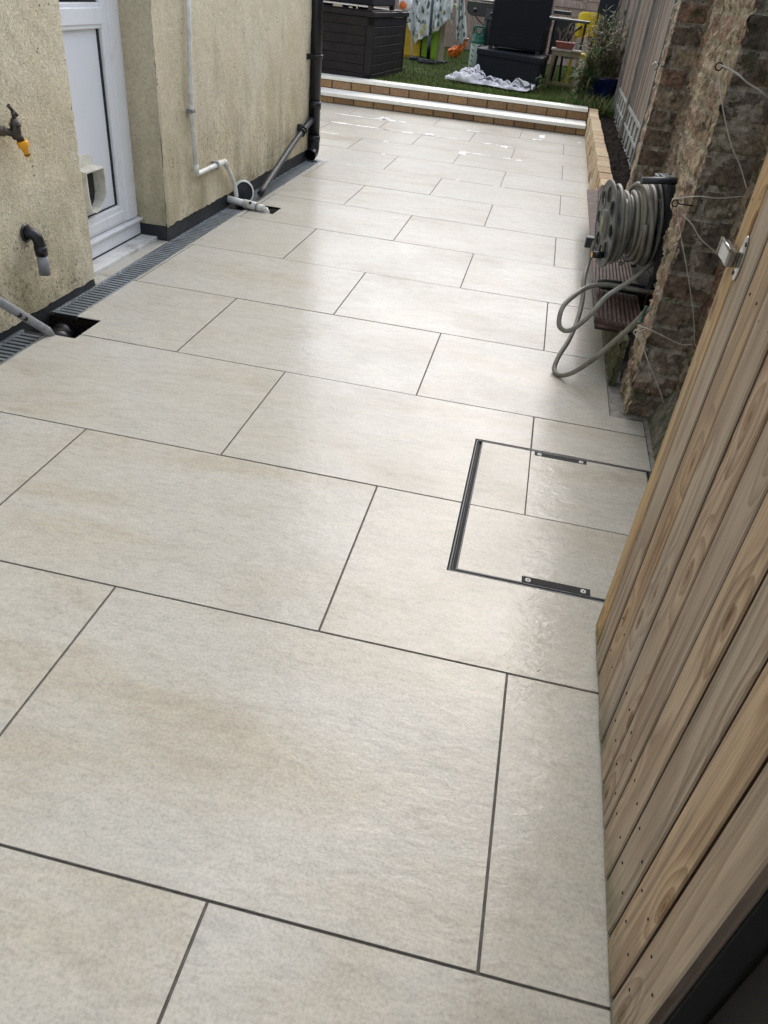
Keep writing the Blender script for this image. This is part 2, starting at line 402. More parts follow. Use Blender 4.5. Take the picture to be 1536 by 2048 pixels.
# ---- inspection cover
mh = thing('manhole_cover', (.64, 1.26, 0), 'recessed tiled inspection cover with thin steel edge set in the patio', 'manhole cover')
b = MB()
def ring(b, r, w_, z0, z1):
    x0, x1, y0, y1 = r
    b.box(x0, x0 + w_, y0, y1, z0, z1); b.box(x1 - w_, x1, y0, y1, z0, z1)
    b.box(x0 + w_, x1 - w_, y0, y0 + w_, z0, z1); b.box(x0 + w_, x1 - w_, y1 - w_, y1, z0, z1)
ring(b, (MH[0] + .004, MH[1] - .003, MH[2] + .003, MH[3] - .003), .0045, -.05, -.0015)
b.build('frame', M_DKST, mh, .0006)
b = MB(); ring(b, (LID[0] - .0042, LID[1] + .0042, LID[2] - .0042, LID[3] + .0042), .0036, -.05, -.0006); b.build('lid_edge', M_DKST, mh, .0005)
b = MB(); b.box(*[MH[0] + .001, MH[1] - .001, MH[2] + .001, MH[3] - .001], -.06, -.010); b.build('gap_tray', M_BLKMATT, mh)
b = MB(); b.box(MH[0] + .0120, MH[0] + .0130, MH[2] + .010, MH[3] - .010, -.0102, -.0025); b.build('inner_rib', M_DKST, mh)
b = MB(); b.box(LID[0] + .0005, LID[1] - .0005, LID[2] + .0005, LID[3] - .0005, -.05, -.0035); b.build('lid_bed', M_GROUT, mh)
b = MB()
vx = .539; hy = 2 * TH
for r in [(LID[0], vx - .002, hy + .002, LID[3]), (vx + .002, LID[1], hy + .002, LID[3]), (LID[0], LID[1], LID[2], hy - .002)]:
    b.cur = (random.random(), random.random(), random.random())
    rs = [r]
    for c in HAND: rs = sub(rs, c)
    for q in rs: b.box(*q, -.014, 0)
b.build('lid_tile', M_TILE, mh)
for (x0, x1, y0, y1) in HAND:
    y0 = max(y0, LID[2] - .001); y1 = min(y1, LID[3] + .001)
    hb = MB().box(x0 + .002, x1 - .002, y0 + .002, y1 - .001, -.012, -.0015).build('lifting_plate', M_BLKMATT, mh, .001)
    for xs in (x0 + .016, x1 - .018):
        q = MB(); q.lathe([(.0, .0015), (.0026, .0015), (.0028, .0025), (.0072, .0022), (.0075, 0), (.0, -.001)], (xs, (y0 + y1) / 2, -.0015), n=20)
        q.build('screw_washer', M_MARBLE, hb)
        MB().lathe([(0, .0035), (.0026, .0032), (.0027, .001), (0, 0)], (xs, (y0 + y1) / 2, -.0015), n=12).build('screw', M_GALV, hb)

# ---- slot drain by the house wall
def drain(name, y0, y1, label):
    t = thing(name, (-1.32, y0, 0), label, 'drain', 'metal drain grates along the house wall')
    b = MB(); b.box(DX0 + .0005, DX0 + .012, y0, y1, -.03, .001); b.box(DX1 - .012, DX1 - .0005, y0, y1, -.03, .001)
    b.build('edge_rail', M_GALVL, t, .0012)
    b = MB(); N = int((y1 - y0) / .0268)
    for i in range(N):
        y = y0 + .004 + i * .0268
        def sl(u, v, y=y):
            x = DX0 + .013 + u * (DX1 - DX0 - .026); return (x, y + v * .0155, -.0002 - .004 * (1 - math.sin(math.pi * v) ** .4))
        b.grid(6, 5, sl)
    for i in range(N):
        y = y0 + .004 + i * .0268 + .0215
        b.lathe([(0, .002), (.0026, .0012), (.0034, -.003)], (DX0 + .017, y, .0), n=8)
    b.build('grate', M_GALV, t)
    b = MB(); b.box(DX0 + .013, DX1 - .013, y0 + .0, y1, -.08, -.03); b.box(DX0 + .013, DX1 - .013, y0 + .002, y1 - .001, -.03, -.0028); b.build('channel', M_BLKMATT, t)  # upper black plate paints the dark inside the slots
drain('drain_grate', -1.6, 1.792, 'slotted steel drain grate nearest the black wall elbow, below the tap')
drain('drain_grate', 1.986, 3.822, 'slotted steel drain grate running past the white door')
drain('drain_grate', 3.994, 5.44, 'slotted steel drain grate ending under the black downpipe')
b = MB(); b.box(DX0 - .01, -1.24, 5.444, 5.497, -.02, .0018); cap = b.build('drain_end_cap', M_GALVL, None, .001)
tag(cap, 'short steel end plate of the drain below the downpipe', 'drain cap')
b = MB()
for (x0, x1, y0, y1) in HOLES:
    b.box(x0 - .001, x1 + .001, y0 - .001, y1 + .001, -.1602, -.135)
    b.box(x1 - .004, x1 + .001, y0, y1, -.135, -.012); b.box(x0, x1 - .004, y1 - .004, y1 + .001, -.135, -.012) if x1 < -1.1 else None
struct(b.build('gully_pit', M_SOIL))
b = MB(); b.tube([(-1.319, 1.99, -.075), (-1.319, 1.93, -.075)], .045, 20, False); b.tube([(-1.319, 1.93, -.076), (-1.30, 1.89, -.09)], .05, 20, False)
tag(b.build('gully_socket', M_BLK, None, 0, .004), 'black plastic gully socket inside the open pit under the drain', 'pipe socket')

# ---- raised steps and lawn
stp = thing('garden_steps', (-.9, 9.0, 0), 'two low buff brick steps with cream coping leading to the lawn', 'steps')
def sh(dy=0): return lambda p: (p[0], p[1] + .05 * (p[0] - .8), p[2])
for zz, h_, y_, off_ in ((0, .066, 8.735, 0), (.102, .084, 9.124, .13)):
    b = MB(); b.col((.085, .066, .048)); b.box(-3.4, .803, y_ + .009, y_ + .3, zz - .01, zz + h_ + .003, sh())
    x = .80 - .215 * .45 - off_
    xs = [(.80 - .215 * .45 - off_, .80)]
    while x > -3.3: xs.append((x - .225, x - .013)); x -= .225
    for x0, x1 in xs:
        b.col(random.choice([(.30, .185, .095), (.34, .215, .11), (.26, .16, .085), (.32, .20, .12)]), .12)
        b.box(x0, x1, y_, y_ + .02, zz + .006, zz + h_ - .004, sh())
    b.build('brick_riser', M_BRICK, stp, .002)
for z0, y0, y1 in ((.068, 8.705, 9.122), (.190, 9.095, 9.335)):
    b = MB(); x = .79
    for L in (.22 if z0 < .1 else .62, .9, .9, .9, .9, .6):
        b.box(max(x - L, -3.4) + .002, x, y0, y1, z0, z0 + .035, sh()); x -= L
    b.build('coping', M_COPING, stp, .004)

n = NT('lawn_base'); M_LAWN = n.done(n.ramp(n.noise(3, 5, .6), [(.3, (.035, .055, .018)), (.7, (.075, .10, .035))]), .9, n.bump(n.noise(60, 4, .7), .8, .02), 0, .1)
b = MB(); b.box(-9, 1.5, 9.30, 30, -.16, .205, sh()); struct(b.build('lawn', M_LAWN))
n = NT('grass_blades'); M_GRASS = n.done(n.mix(.6, n.attr(), n.ramp(n.noise(2.2, 4, .6), [(.35, (.55, .6, .3)), (.65, (1.3, 1.25, 1))]), 'MULTIPLY'), .6, None, 0, .25)
def blades(b, N, area, h0, h1, wd, cols, zf=lambda x, y: .2, lean=.6):
    for i in range(N):
        x, y = area(); z = zf(x, y); a = random.uniform(0, 6.28); h = random.uniform(h0, h1)
        lx, ly = random.uniform(-lean, lean) * h, random.uniform(-lean, lean) * h
        dx, dy = math.cos(a) * wd, math.sin(a) * wd
        b.col(random.choice(cols), .25)
        b.add([(x - dx, y - dy, z), (x + dx, y + dy, z), (x + dx * .7 + lx * .4, y + dy * .7 + ly * .4, z + h * .6), (x - dx * .7 + lx * .4, y - dy * .7 + ly * .4, z + h * .6), (x + lx, y + ly, z + h)],
              [(0, 1, 2, 3), (3, 2, 4)])
GC = [(.08, .14, .03), (.11, .17, .045), (.07, .12, .025), (.16, .18, .06), (.20, .19, .09)]
b = MB()
def ar():
    y = 9.3 + 6.8 * random.random() ** 1.5; x = random.uniform(-2.3, 1.05); return x, y + .05 * (x - .8)
blades(b, 42000, ar, .02, .045, .0035, GC)
blades(b, 1500, lambda: (lambda x: (x, 9.35 + .05 * (x - .8) + random.random() * .08))(random.uniform(-.9, .8)), .04, .09, .003, GC[:3])
tag(b.build('grass', M_GRASS), 'short green lawn grass behind the steps', 'grass', None, 'stuff')

# ---- soil bed with low brick wall
b = MB(); b.grid(24, 260, lambda u, v: (.86 + u * .30, 2.9 + v * 6.6, .145 + .028 * fbm(u * .3, v * 6.6, 0, 14)))
struct(b.build('soil', M_SOIL))
lw = thing('low_brick_wall', (.85, 7, 0), 'low tan brick edging wall holding back the dark soil bed', 'wall')
b = MB(); b.col((.17, .13, .085)); b.box(.811, .882, 4.84, 9.05, -.01, .222)
for r_ in range(3):
    z0 = .003 + r_ * .079; y = 4.84 - (.1125 if r_ % 2 else 0)
    while y < 9.0:
        b.col(random.choice([(.42, .30, .17), (.47, .35, .21), (.36, .25, .14), (.40, .31, .19)]), .1)
        j = random.uniform(-.004, .004)
        b.box(.800 + j, .892 + j, max(y, 4.84) + .004, y + .217, z0, z0 + .072 + random.uniform(-.002, .002), None); y += .225
b.build('bricks', M_BRICK, lw, .004)

# ================================================================ LEFT HOUSE
hs_ = thing('house', (-3.0, 2.5, 0), 'cream rendered house side wall with white door and black plinth', 'house')
WX = -1.378
def wface(b, y0, y1, z0, z1, x, nrm=(1, 0, 0), amp=.004):
    nu = int((y1 - y0) / .014); nv = int((z1 - z0) / .014)
    def f(u, v):
        y = y0 + u * (y1 - y0); z = z0 + v * (z1 - z0); d = amp * fbm(y, z, 3, 6)
        e = 0
        if u == 0 or u == 1: e = .0035 * fbm(y, z, 9, 28)
        if v == 0: z += .006 * fbm(y, z, 5, 20)
        return (x + d - abs(e), y + e, z)
    b.grid(nu, nv, f)
def rface(b, x0, x1, z0, z1, y, sgn):   # reveal faces
    nu = int((x1 - x0) / .014); nv = int((z1 - z0) / .014)
    def f(u, v):
        x = x0 + u * (x1 - x0); z = z0 + v * (z1 - z0)
        return (x, y + sgn * .003 * fbm(x, z, 3, 8), z)
    b.grid(nu, nv, f)
b = MB()
wface(b, -.2, 2.333, .028, 1.35, WX); wface(b, 3.042, 5.545, .068, 1.35, WX)
b.box(-5, WX - .008, -6, 2.325, .028, 5.2); b.box(-5, WX - .008, 3.05, 5.54, .068, 5.2); b.box(-5, WX - .008, 2.325, 3.05, 2.05, 5.2)
b.box(-5, WX - .002, -6, -.2, .028, 5.2); b.box(WX - .008, WX - .001, -.2, 2.332, 1.35, 5.2); b.box(WX - .008, WX - .001, 3.043, 5.544, 1.35, 5.2)
rface(b, -1.62, WX - .003, .07, 1.35, 3.044, -1)
rface(b, -3.0, WX - .003, .07, 1.35, 5.545, 1)
b.build('wall', M_STUC, hs_)
b = MB()
def plin(y0, y1, z1):
    N = int((y1 - y0) / .03)
    b.grid(N, 4, lambda u, v: (WX - .004 + .003 * fbm(y0 + u * (y1 - y0), v, 1, 9), y0 + u * (y1 - y0), -.03 + v * (z1 + .03)))
plin(-1, 2.331, .034); plin(3.04, 5.54, .086)
b.box(-1.60, WX - .006, 3.040, 3.9, -.05, .072); b.box(-3, WX - .006, 5.2, 5.542, -.16, .07)
b.box(-3, WX - .007, -5, 2.325, -.05, .03)
b.build('plinth', M_PLINTH, hs_)
# door
DXF = -1.555
dr = MB(); dr.box(DXF - .05, DXF, 2.30, 2.873, .035, 2.0).build('door', M_DPAN, hs_)
door = bpy.context.scene.objects['door']
b = MB()
b.box(DXF - .06, DXF + .028, 3.062, 3.178, -.002, 2.02)          # outer frame jamb
b.box(DXF - .06, DXF + .040, 3.120, 3.150, .04, 2.0)
b.box(DXF - .06, DXF + .030, 2.30, 3.062, .018, .088)           # sill frame
b.box(DXF - .06, DXF + .048, 2.30, 3.062, .086, .100)
b.build('frame', M_UPVC, door, .004)
b = MB()
b.box(DXF - .05, DXF + .022, 2.884, 3.046, .105, 2.0)            # sash stile
b.box(DXF - .05, DXF + .029, 2.935, 3.02, .105, 2.0)
b.box(DXF - .05, DXF + .022, 2.30, 2.884, .105, .185)            # bottom rail
b.box(DXF - .05, DXF + .029, 2.30, 2.90, .118, .16)
b.box(DXF - .05, DXF + .020, 2.30, 2.884, .900, .992)              # mid rail
b.box(DXF - .05, DXF + .026, 2.30, 2.90, .915, .975)
b.build('sash', M_UPVC, door, .004)
b = MB(); b.box(DXF - .05, DXF + .006, 2.872, 2.885, .188, .898); b.box(DXF - .05, DXF + .004, 3.047, 3.061, .10, 2.0)
b.box(DXF - .05, DXF + .004, 2.30, 2.87, .1855, .191); b.box(DXF - .055, DXF + .035, 2.30, 3.06, .004, .0175); b.build('gasket', M_RUB, door)
MB().box(DXF - .05, DXF + .008, 2.30, 2.884, .993, 1.9).build('glass', M_BLACKGLASS, door)
# cat flap
b = MB()
def fl(y0, y1, z0, z1): b.box(DXF, DXF + .012, y0, y1, z0, z1)
ol = [(2.46, .33), (2.46, .262), (2.50, .215), (2.58, .196), (2.66, .205), (2.705, .235), (2.722, .27), (2.722, .385), (2.705, .388), (2.700, .432), (2.66, .445), (2.58, .45), (2.50, .44), (2.46, .43)]
b.prism(ol, (DXF + .0005, 0, 0), (0, 1, 0), (0, 0, 1), (1, 0, 0), .012)
ys = [(2.538, .398), (2.538, .30), (2.545, .258), (2.575, .226), (2.61, .218), (2.645, .224), (2.675, .250), (2.690, .285), (2.690, .398)]
N = len(ys); X0, X1 = DXF + .012, DXF + .072
def inset(p, k): cy, cz = 2.614, .315; return (cy + (p[0] - cy) * k, cz + (p[1] - cz) * k)
o_ = [(X1 - (.012 if 2 < i < 7 else 0), *p) for i, p in enumerate(ys)]; oi = [(X1 - (.012 if 2 < i < 7 else 0), *inset(p, .93)) for i, p in enumerate(ys)]
bo = [(X0, *p) for p in ys]; bi = [(X0 - .004, *inset(p, .93)) for p in ys]
fs = []
for i in range(N):
    j = (i + 1) % N
    fs += [(i, j, N + j, N + i), (2 * N + i, 2 * N + j, j, i), (N + i, N + j, 3 * N + j, 3 * N + i)]
b.add(o_ + oi + bo + bi, fs)
b.build('cat_flap', M_FLAP, door)
cfl = MB(); cfl.prism([inset(p, .93) for p in ys], (X0 + .001, 0, 0), (0, 1, 0), (0, 0, 1), (1, 0, 0), .003)
cfl.build('flap_glass', M_BLACKGLASS, door)
b = MB(); b.box(-1.62, -1.436, 2.30, 3.044, -.02, .016); tag(b.build('threshold_slab', M_MARBLE, None, .003), 'dirty white stone threshold below the white door', 'threshold')

# overflow pipe (white), waste pipe, disc
t = thing('overflow_pipe', (-1.35, 3.38, .26), 'thin white overflow pipe running down the cream wall and bending along it', 'pipe')
px_ = WX + .020
b = MB(); b.tube([(px_, 3.40, 1.6), (px_, 3.372, .9), (px_, 3.352, .56), (px_, 3.375, .285)], .0125, 12)
b.tube(spline([(px_, 3.375, .30), (px_, 3.378, .275), (px_, 3.40, .262), (px_, 3.50, .262), (px_, 3.70, .262)], 6), .0125, 12); b.build('pipe', M_PIPEW, t)
b = MB(); b.tube([(px_, 3.372, .31), (px_, 3.377, .268)], .0155, 12); b.build('elbow', M_PIPEW, t)
b = MB(); b.tube([(px_, 3.63, .262), (px_, 3.735, .262)], .0155, 12); b.build('socket', M_PIPEW, t)
b = MB(); b.tube(spline([(px_, 3.74, .262), (px_ + .004, 3.765, .258), (px_ + .008, 3.775, .235)], 4), .0155, 12); b.build('elbow', M_PIPEW, t)
b = MB(); b.tube(spline([(px_ + .008, 3.775, .24), (px_ + .012, 3.86, .145), (px_ + .014, 3.885, .10), (px_ + .016, 3.90, .045)], 5), .0125, 12); b.build('tail', M_PIPEW, t)
for (y, z) in ((3.352, .56), (3.64, .262)):
    b = MB(); b.box(WX - .01, WX + .036, y - .020, y + .020, z - .009, z + .009) if z > .5 else b.box(WX - .01, WX + .038, y - .008, y + .008, z - .018, z + .02); b.build('clip', M_PIPEG, t, .003)
t = thing('waste_pipe', (-1.27, 3.86, .03), 'fat white waste pipe lying across the drain into the square hole', 'pipe')
A = Vector((-1.44, 3.875, .040)); B = Vector((-1.150, 3.845, .016)); d_ = (B - A)
b = MB(); b.tube([A, A + d_ * .72], .0205, 18); b.build('pipe', M_PIPEW, t)
b = MB(); b.tube([A + d_ * .55, A + d_ * .56, A + d_ * .80, A + d_ * .83], .025, 18, rs=[.0225, .0255, .0255, .022]); b.tube([A + d_ * .83, B], .0215, 18)
b.tube([B, B + Vector((.012, 0, -.012)), B + Vector((.016, 0, -.08))], .021, 18); b.build('coupling', M_PIPEW, t)
b = MB(); b.tube([A + d_ * .83, A + d_ * .865], .0245, 18); b.build('collar', M_PIPEG, t)
b = MB(); b.lathe([(.0, .004), (.0085, .004), (.010, 0), (.010, -.004)], A + d_ * .70 + Vector((.004, -.017, .017)), (0.1, -.75, .65), 14); b.build('plug', M_RUST, t)
t = thing('pipe_rose', (-1.33, 4.02, .05), 'round grey plastic pipe cover leaning on the plinth behind the waste pipe', 'pipe cover')
b = MB(); b.lathe([(0, .004), (.055, .003), (.060, 0), (.060, -.003), (0, -.003)], (-1.335, 4.00, .055), (.72, -.66, .2), 32); b.build('disc', M_PIPED, t)
b = MB(); b.lathe([(.056, -.003), (.066, -.003), (.068, .003), (.064, .008), (.056, .008)], (-1.335, 4.00, .055), (.72, -.66, .2), 32); b.build('rim', M_PIPEW, t)
# diagonal dark pipe
t = thing('diagonal_pipe', (-1.34, 4.7, .1), 'dark grey pipe slanting down the wall from the corner to the drain', 'pipe')
DP = [(-1.352, 5.56, .31), (-1.350, 5.40, .262), (-1.335, 5.0, .190), (-1.29, 4.45, .10), (-1.265, 4.10, .035)]
b = MB(); b.tube(spline([DP[1], DP[2], DP[3], DP[4]], 6), .019, 16); b.build('pipe', M_PIPED, t)
b = MB(); b.tube(spline([(-1.352, 5.60, .36), (-1.352, 5.50, .285), DP[1], (-1.345, 5.24, .236)], 6), .0225, 16); b.build('elbow', M_PIPED, t)
b = MB()
for q in (5.20, 5.245):
    f_ = (q - 5.0) / .4; p = Vector(DP[2]).lerp(Vector(DP[1]), f_); b.tube([p + Vector((0, -.006, -.001)), p + Vector((0, .006, .001))], .030, 18)
b.box(WX - .01, -1.35, 5.20, 5.24, .235, .275); b.build('clip', M_PIPED, t)
# downpipe
t = thing('downpipe', (-1.335, 5.52, .1), 'black rainwater downpipe at the corner of the cream wall', 'downpipe')
dx, dy = -1.338, 5.515
b = MB(); b.tube([(dx - .022, dy, 3.2), (dx - .012, dy, 1.0), (dx, dy, .115)], .043, 24); b.build('pipe', M_BLK, t)
b = MB(); b.tube([(dx - .003, dy, .40), (dx - .002, dy, .345)], .0475, 24); b.build('collar', M_BLK, t)
b = MB(); b.tube([(dx, dy, .17), (dx, dy, .125)], .0475, 24); b.build('collar', M_BLK, t)
pts = [(dx, dy, .13), (dx, dy, .085), (dx - .002, dy - .02, .052), (dx - .006, dy - .075, .036)]
b = MB(); b.tube(spline(pts, 5), .044, 24, caps=False); b.build('shoe', M_BLK, t, 0, .004)
b = MB(); b.tube([(dx - .0045, dy, .698), (dx - .0045, dy, .672)], .0475, 24); b.box(WX - .01, dx + .0, dy - .10, dy - .085, .673, .697); b.box(WX - .005, WX + .012, dy - .125, dy - .085, .667, .703); b.build('bracket', M_BLK, t)

# outside tap
t = thing('garden_tap', (-1.36, 1.88, .65), 'tarnished brass garden tap with orange hose connector on the cream wall', 'tap')
TB = Vector((WX + .042, 1.905, .650))
b = MB(); b.tube([(WX - .01, 1.845, .664), (WX + .015, 1.868, .660), TB], .012, 14); b.tube([(WX + .004, 1.858, .663), (WX + .022, 1.876, .658)], .017, 6)
b.tube([TB + Vector((0, 0, -.018)), TB, TB + Vector((0, .004, .030)), TB + Vector((0, .004, .045))], .016, 14, rs=[.012, .018, .0155, .010])
b.tube([TB + Vector((0, .004, .022)), TB + Vector((0, .004, .030))], .019, 6)
b.tube([TB + Vector((0, 0, -.002)), TB + Vector((.005, .008, -.014)), TB + Vector((.008, .013, -.028))], .013, 14); b.build('body', M_BRASS, t)
b = MB(); H0 = TB + Vector((0, .004, .068)); b.tube([TB + Vector((0, .004, .04)), H0], .0065, 10)
b.tube([H0 + Vector((-.004, -.013, .016)), H0 + Vector((0, 0, 0)), H0 + Vector((.004, .013, -.016))], .006, 10, rs=[.0065, .005, .0065]); b.build('handle', M_BRASS, t)
b = MB(); c0 = TB + Vector((.008, .013, -.022)); ax = Vector((.12, .22, -.96)).normalized()
b.lathe([(.0, 0), (.0165, 0), (.0185, .003), (.0185, .020), (.0125, .024), (.0115, .034), (.0095, .036), (.0095, .050), (.0075, .053), (0, .053)], c0, ax, 20); b.build('connector', M_ORANGE, t)
MB().lathe([(.0098, .0), (.0108, .002), (.0098, .004)], c0 + ax * .043, ax, 16).build('seal_ring', M_RUB, t)
# black elbow
t = thing('wall_elbow_pipe', (-1.36, 1.93, .3), 'black plastic elbow with grey end coming out of the cream wall', 'pipe')
E0 = Vector((WX - .01, 1.918, .318))
b = MB(); b.tube(spline([E0, E0 + Vector((.028, .006, .0)), E0 + Vector((.046, .012, -.016)), E0 + Vector((.050, .016, -.045))], 6), .0205, 18)
b.tube([E0 + Vector((.050, .016, -.043)), E0 + Vector((.050, .018, -.078))], .0225, 18); b.build('elbow', M_BLK, t)
b = MB(); b.tube([E0 + Vector((.050, .018, -.078)), E0 + Vector((.049, .019, -.150))], .0205, 18, caps=False); b.build('stub', M_PIPEG, t, 0, .002)
b = MB(); b.lathe([(.024, 0), (.031, .002), (.033, .006), (.024, .008)], (WX - .001, 1.918, .318), (1, 0.05, 0), 24); b.build('wall_seal', M_BLK, t)
# grey leaning pipe at left edge
b = MB(); b.tube([(-1.372, 1.52, .29), (-1.345, 1.64, .175), (-1.262, 1.782, .018), (-1.25, 1.80, -.03)], .0165, 16)
t = thing('leaning_drain_pipe', (-1.3, 1.7, .1), 'scuffed grey pipe slanting down into the open drain pit', 'pipe')
b.build('pipe', M_PIPEG, t)
b = MB()
for k_, s_ in ((.45, .009), (.56, .008)):
    p = Vector((-1.345, 1.64, .175)).lerp(Vector((-1.262, 1.782, .018)), k_); b.lathe([(0, .0165), (s_, .0165), (s_, .012)], p, (.5, -.5, -.1), 10)
b.build('rust_spot', M_RUST, t)

# ================================================================ RIGHT SIDE OLD WALL
OLDC = [(.20, .15, .115), (.24, .175, .13), (.165, .13, .105), (.26, .205, .15), (.19, .15, .115), (.28, .225, .16), (.22, .145, .105)]
def oldface(b, O, U, V_, Nn, W, H, res, edge=None, bw=.215, bh=.069, joint=.012, cols=OLDC, mortar=(.32, .295, .25), seed=0, amp=.010, worn=0.3, moss=.25, head=False):
    O, U, V_, Nn = map(Vector, (O, U, V_, Nn)); nu = max(2, int(W / res)); nv = max(2, int(H / res))
    def info(u, v):
        x = u * W; z = v * H
        x += .006 * nz(x, z, 1, 12, seed); z += .007 * nz(x, z, 4, 9, seed)
        r_ = math.floor(z / (bh + joint)); o_ = (r_ % 2) * .5 * (bw + joint) + .03 * math.sin(r_ * 7.3 + seed)
        cidx = math.floor((x + o_) / (bw + joint)); fx_ = (x + o_) - cidx * (bw + joint); fz_ = z - r_ * (bh + joint)
        e = min(fx_, fz_, bw + joint - fx_, bh + joint - fz_) - joint / 2
        rr = random.Random(int(cidx * 131 + r_ * 17 + seed * 7)); return x, z, e, rr
    def f(u, v):
        if edge: u = 1 - (1 - u) * edge(v * H) / W
        x, z, e, rr = info(u, v); lvl = rr.uniform(-.5, .4) * .008
        t_ = max(0, min(1, e / .006)); w_ = worn * max(0, fbm(x, z, 2, 7, seed)) * .03
        d = -.009 * (1 - t_) + t_ * (lvl - w_) + amp * .5 * fbm(x, z, 0, 32, seed) + .003 * nz(x, z, 7, 90, seed)
        return O + U * (u * W) + V_ * (v * H) + Nn * d
    def c(u, v):
        if edge: u = 1 - (1 - u) * edge(v * H) / W
        x, z, e, rr = info(u, v); cc = rr.choice(cols); k = rr.uniform(.8, 1.2) * (1 + .55 * fbm(x, z, 5, 24, seed))
        cc = tuple(q * k for q in cc)
        if e < .002: cc = tuple(q * (1 + .4 * fbm(x, z, 5, 30, seed)) for q in mortar)
        g = fbm(x, z, 9, 9, seed)
        if g > .35: cc = tuple(cc[i] * .5 + mortar[i] * .75 for i in range(3))
        zz = (O + V_ * (v * H)).z
        mm = moss * 1.6 * max(0, 1 - zz / .35) + .35 * moss
        if fbm(x, z, 12, 16, seed) > .55 - mm: cc = (cc[0] * .35 + .03, cc[1] * .35 + .037, cc[2] * .35 + .012)
        return tuple(max(.006, q) for q in cc)
    b.grid(nu, nv, f, True, c)

LIT_FACE = [(.37, .30, .225), (.43, .36, .26), (.32, .235, .18), (.38, .31, .24), (.31, .22, .18)]  # paler brick tones that paint the light on alley-side faces
# near pier: front face coloured darker than alley face, painting the light
pc = thing('brick_pier', (.92, 2.08, 0), 'crumbling old brick pier carrying wire eyelets, nearest the wooden gate', 'brick pier', 'old brick piers of the boundary wall')
PX = .853
b = MB()
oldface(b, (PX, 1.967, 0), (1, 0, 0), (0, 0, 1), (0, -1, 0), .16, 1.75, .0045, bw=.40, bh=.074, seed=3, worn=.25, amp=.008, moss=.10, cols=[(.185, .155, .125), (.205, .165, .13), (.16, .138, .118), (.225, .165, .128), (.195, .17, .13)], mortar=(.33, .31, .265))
EK = [(-.1, .27), (.05, .28), (.2, .27), (.39, .18), (.49, .20), (.6, .29), (.73, .44), (.86, .57), (1.05, .60), (1.15, .67), (1.25, .80), (1.9, .80)]
def efar(z):
    for (a, p), (c, q) in zip(EK, EK[1:]):
        if a <= z <= c: return p + (q - p) * (z - a) / (c - a) + .012 * math.sin(z * 60) + .015 * nz(z, 0, 0, 14)
    return .7
oldface(b, (PX, 2.827, 0), (0, -1, 0), (0, 0, 1), (-1, 0, 0), .86, 1.75, .0055, edge=efar, bw=.10, bh=.074, seed=8, worn=.7, amp=.015, moss=.12, cols=LIT_FACE, mortar=(.36, .32, .25))
b.build('rough_face', M_OLD, pc)
b = MB(); b.col((.12, .09, .07)); b.box(PX + .020, 1.25, 1.979, 2.09, -.02, 1.74); b.box(PX + .02, 1.25, 2.09, 2.40, .84, 1.74); b.build('core', M_OLD, pc)
pa = thing('brick_pier', (.98, 3.9, 0), 'dark old brick pier behind the hose reel where the fence begins', 'brick pier', 'old brick piers of the boundary wall')
b = MB()
oldface(b, (.868, 3.75, .10), (1, 0, 0), (0, 0, 1), (0, -1, 0), .34, 1.7, .007, bw=.22, bh=.075, seed=13, worn=.5, amp=.013, moss=.08)
oldface(b, (.868, 3.98, .10), (0, -1, 0), (0, 0, 1), (-1, 0, 0), .23, 1.7, .008, bw=.11, bh=.075, seed=14, worn=.5, amp=.012, cols=LIT_FACE)
b.build('rough_face', M_OLD, pa)
b = MB(); b.col((.12, .09, .07)); b.box(.882, 1.2, 3.764, 3.97, 0, 1.79); b.build('core', M_OLD, pa)
rw = thing('boundary_wall', (1.05, 1.5, 0), 'old brick boundary wall with mossy render foot behind the gate', 'wall')
b = MB()
oldface(b, (.985, 1.967, .0), (0, -1, 0), (0, 0, 1), (-1, 0, 0), 2.3, 1.75, .009, seed=21, worn=.6, amp=.016, moss=.25, cols=[(.15, .11, .08), (.19, .15, .11), (.17, .10, .075), (.13, .10, .08)], mortar=(.23, .215, .18))
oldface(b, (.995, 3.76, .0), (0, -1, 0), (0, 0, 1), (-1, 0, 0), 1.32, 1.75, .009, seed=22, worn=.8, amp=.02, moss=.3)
b.build('brickwork', M_OLD, rw)
b = MB(); b.col((.12, .09, .07)); b.box(1.0, 1.25, -.6, 1.967, -.02, 1.74); b.box(1.01, 1.25, 2.44, 3.75, -.02, 1.74); b.build('core', M_OLD, rw)
b = MB(); b.col((.12, .12, .09))
b.grid(24, 300, lambda u, v: (.938 + u * .05, .4 + v * 1.55, .14 * u ** .55 + .02 * fbm(u * .05, v * 1.55, 0, 30) * (1 if u > 0 else 0) + .001), True,
       lambda u, v: tuple(a + (c - a) * max(0, min(1, .6 + fbm(u * .1, v * 2.2, 3, 26))) for a, c in zip((.07, .075, .045), (.19, .185, .155))))
b.build('mortar_skirt', M_OLD, rw)
# mossy upright slab and void under the board
b = MB(); oldface(b, (.812, 3.2, -.005), (0, -1, 0), (0, 0, 1), (-1, 0, 0), 1.0, .205, .007, bw=3, bh=.5, seed=31, amp=.02, moss=.8, cols=[(.20, .19, .13)], mortar=(.2, .19, .14))
oldface(b, (.812, 2.2, -.005), (1, 0, 0), (0, 0, 1), (0, -1, 0), .022, .205, .006, bw=3, bh=.5, seed=32, amp=.01, moss=.8, cols=[(.18, .18, .12)])
b.col((.10, .10, .07)); b.box(.818, .834, 2.206, 3.2, -.005, .19)
tag(b.build('edging_slab', M_OLD), 'mossy upright stone slab under the hose reel board', 'stone slab')
b = MB(); b.col((.05, .045, .035)); b.box(.816, .90, 3.2, 4.84, -.005, .19); b.box(.86, .98, 2.9, 3.2, -.005, .185)
tag(b.build('rubble_core', M_OLD), 'dark rubble filling between the slab and the low brick wall', 'rubble')
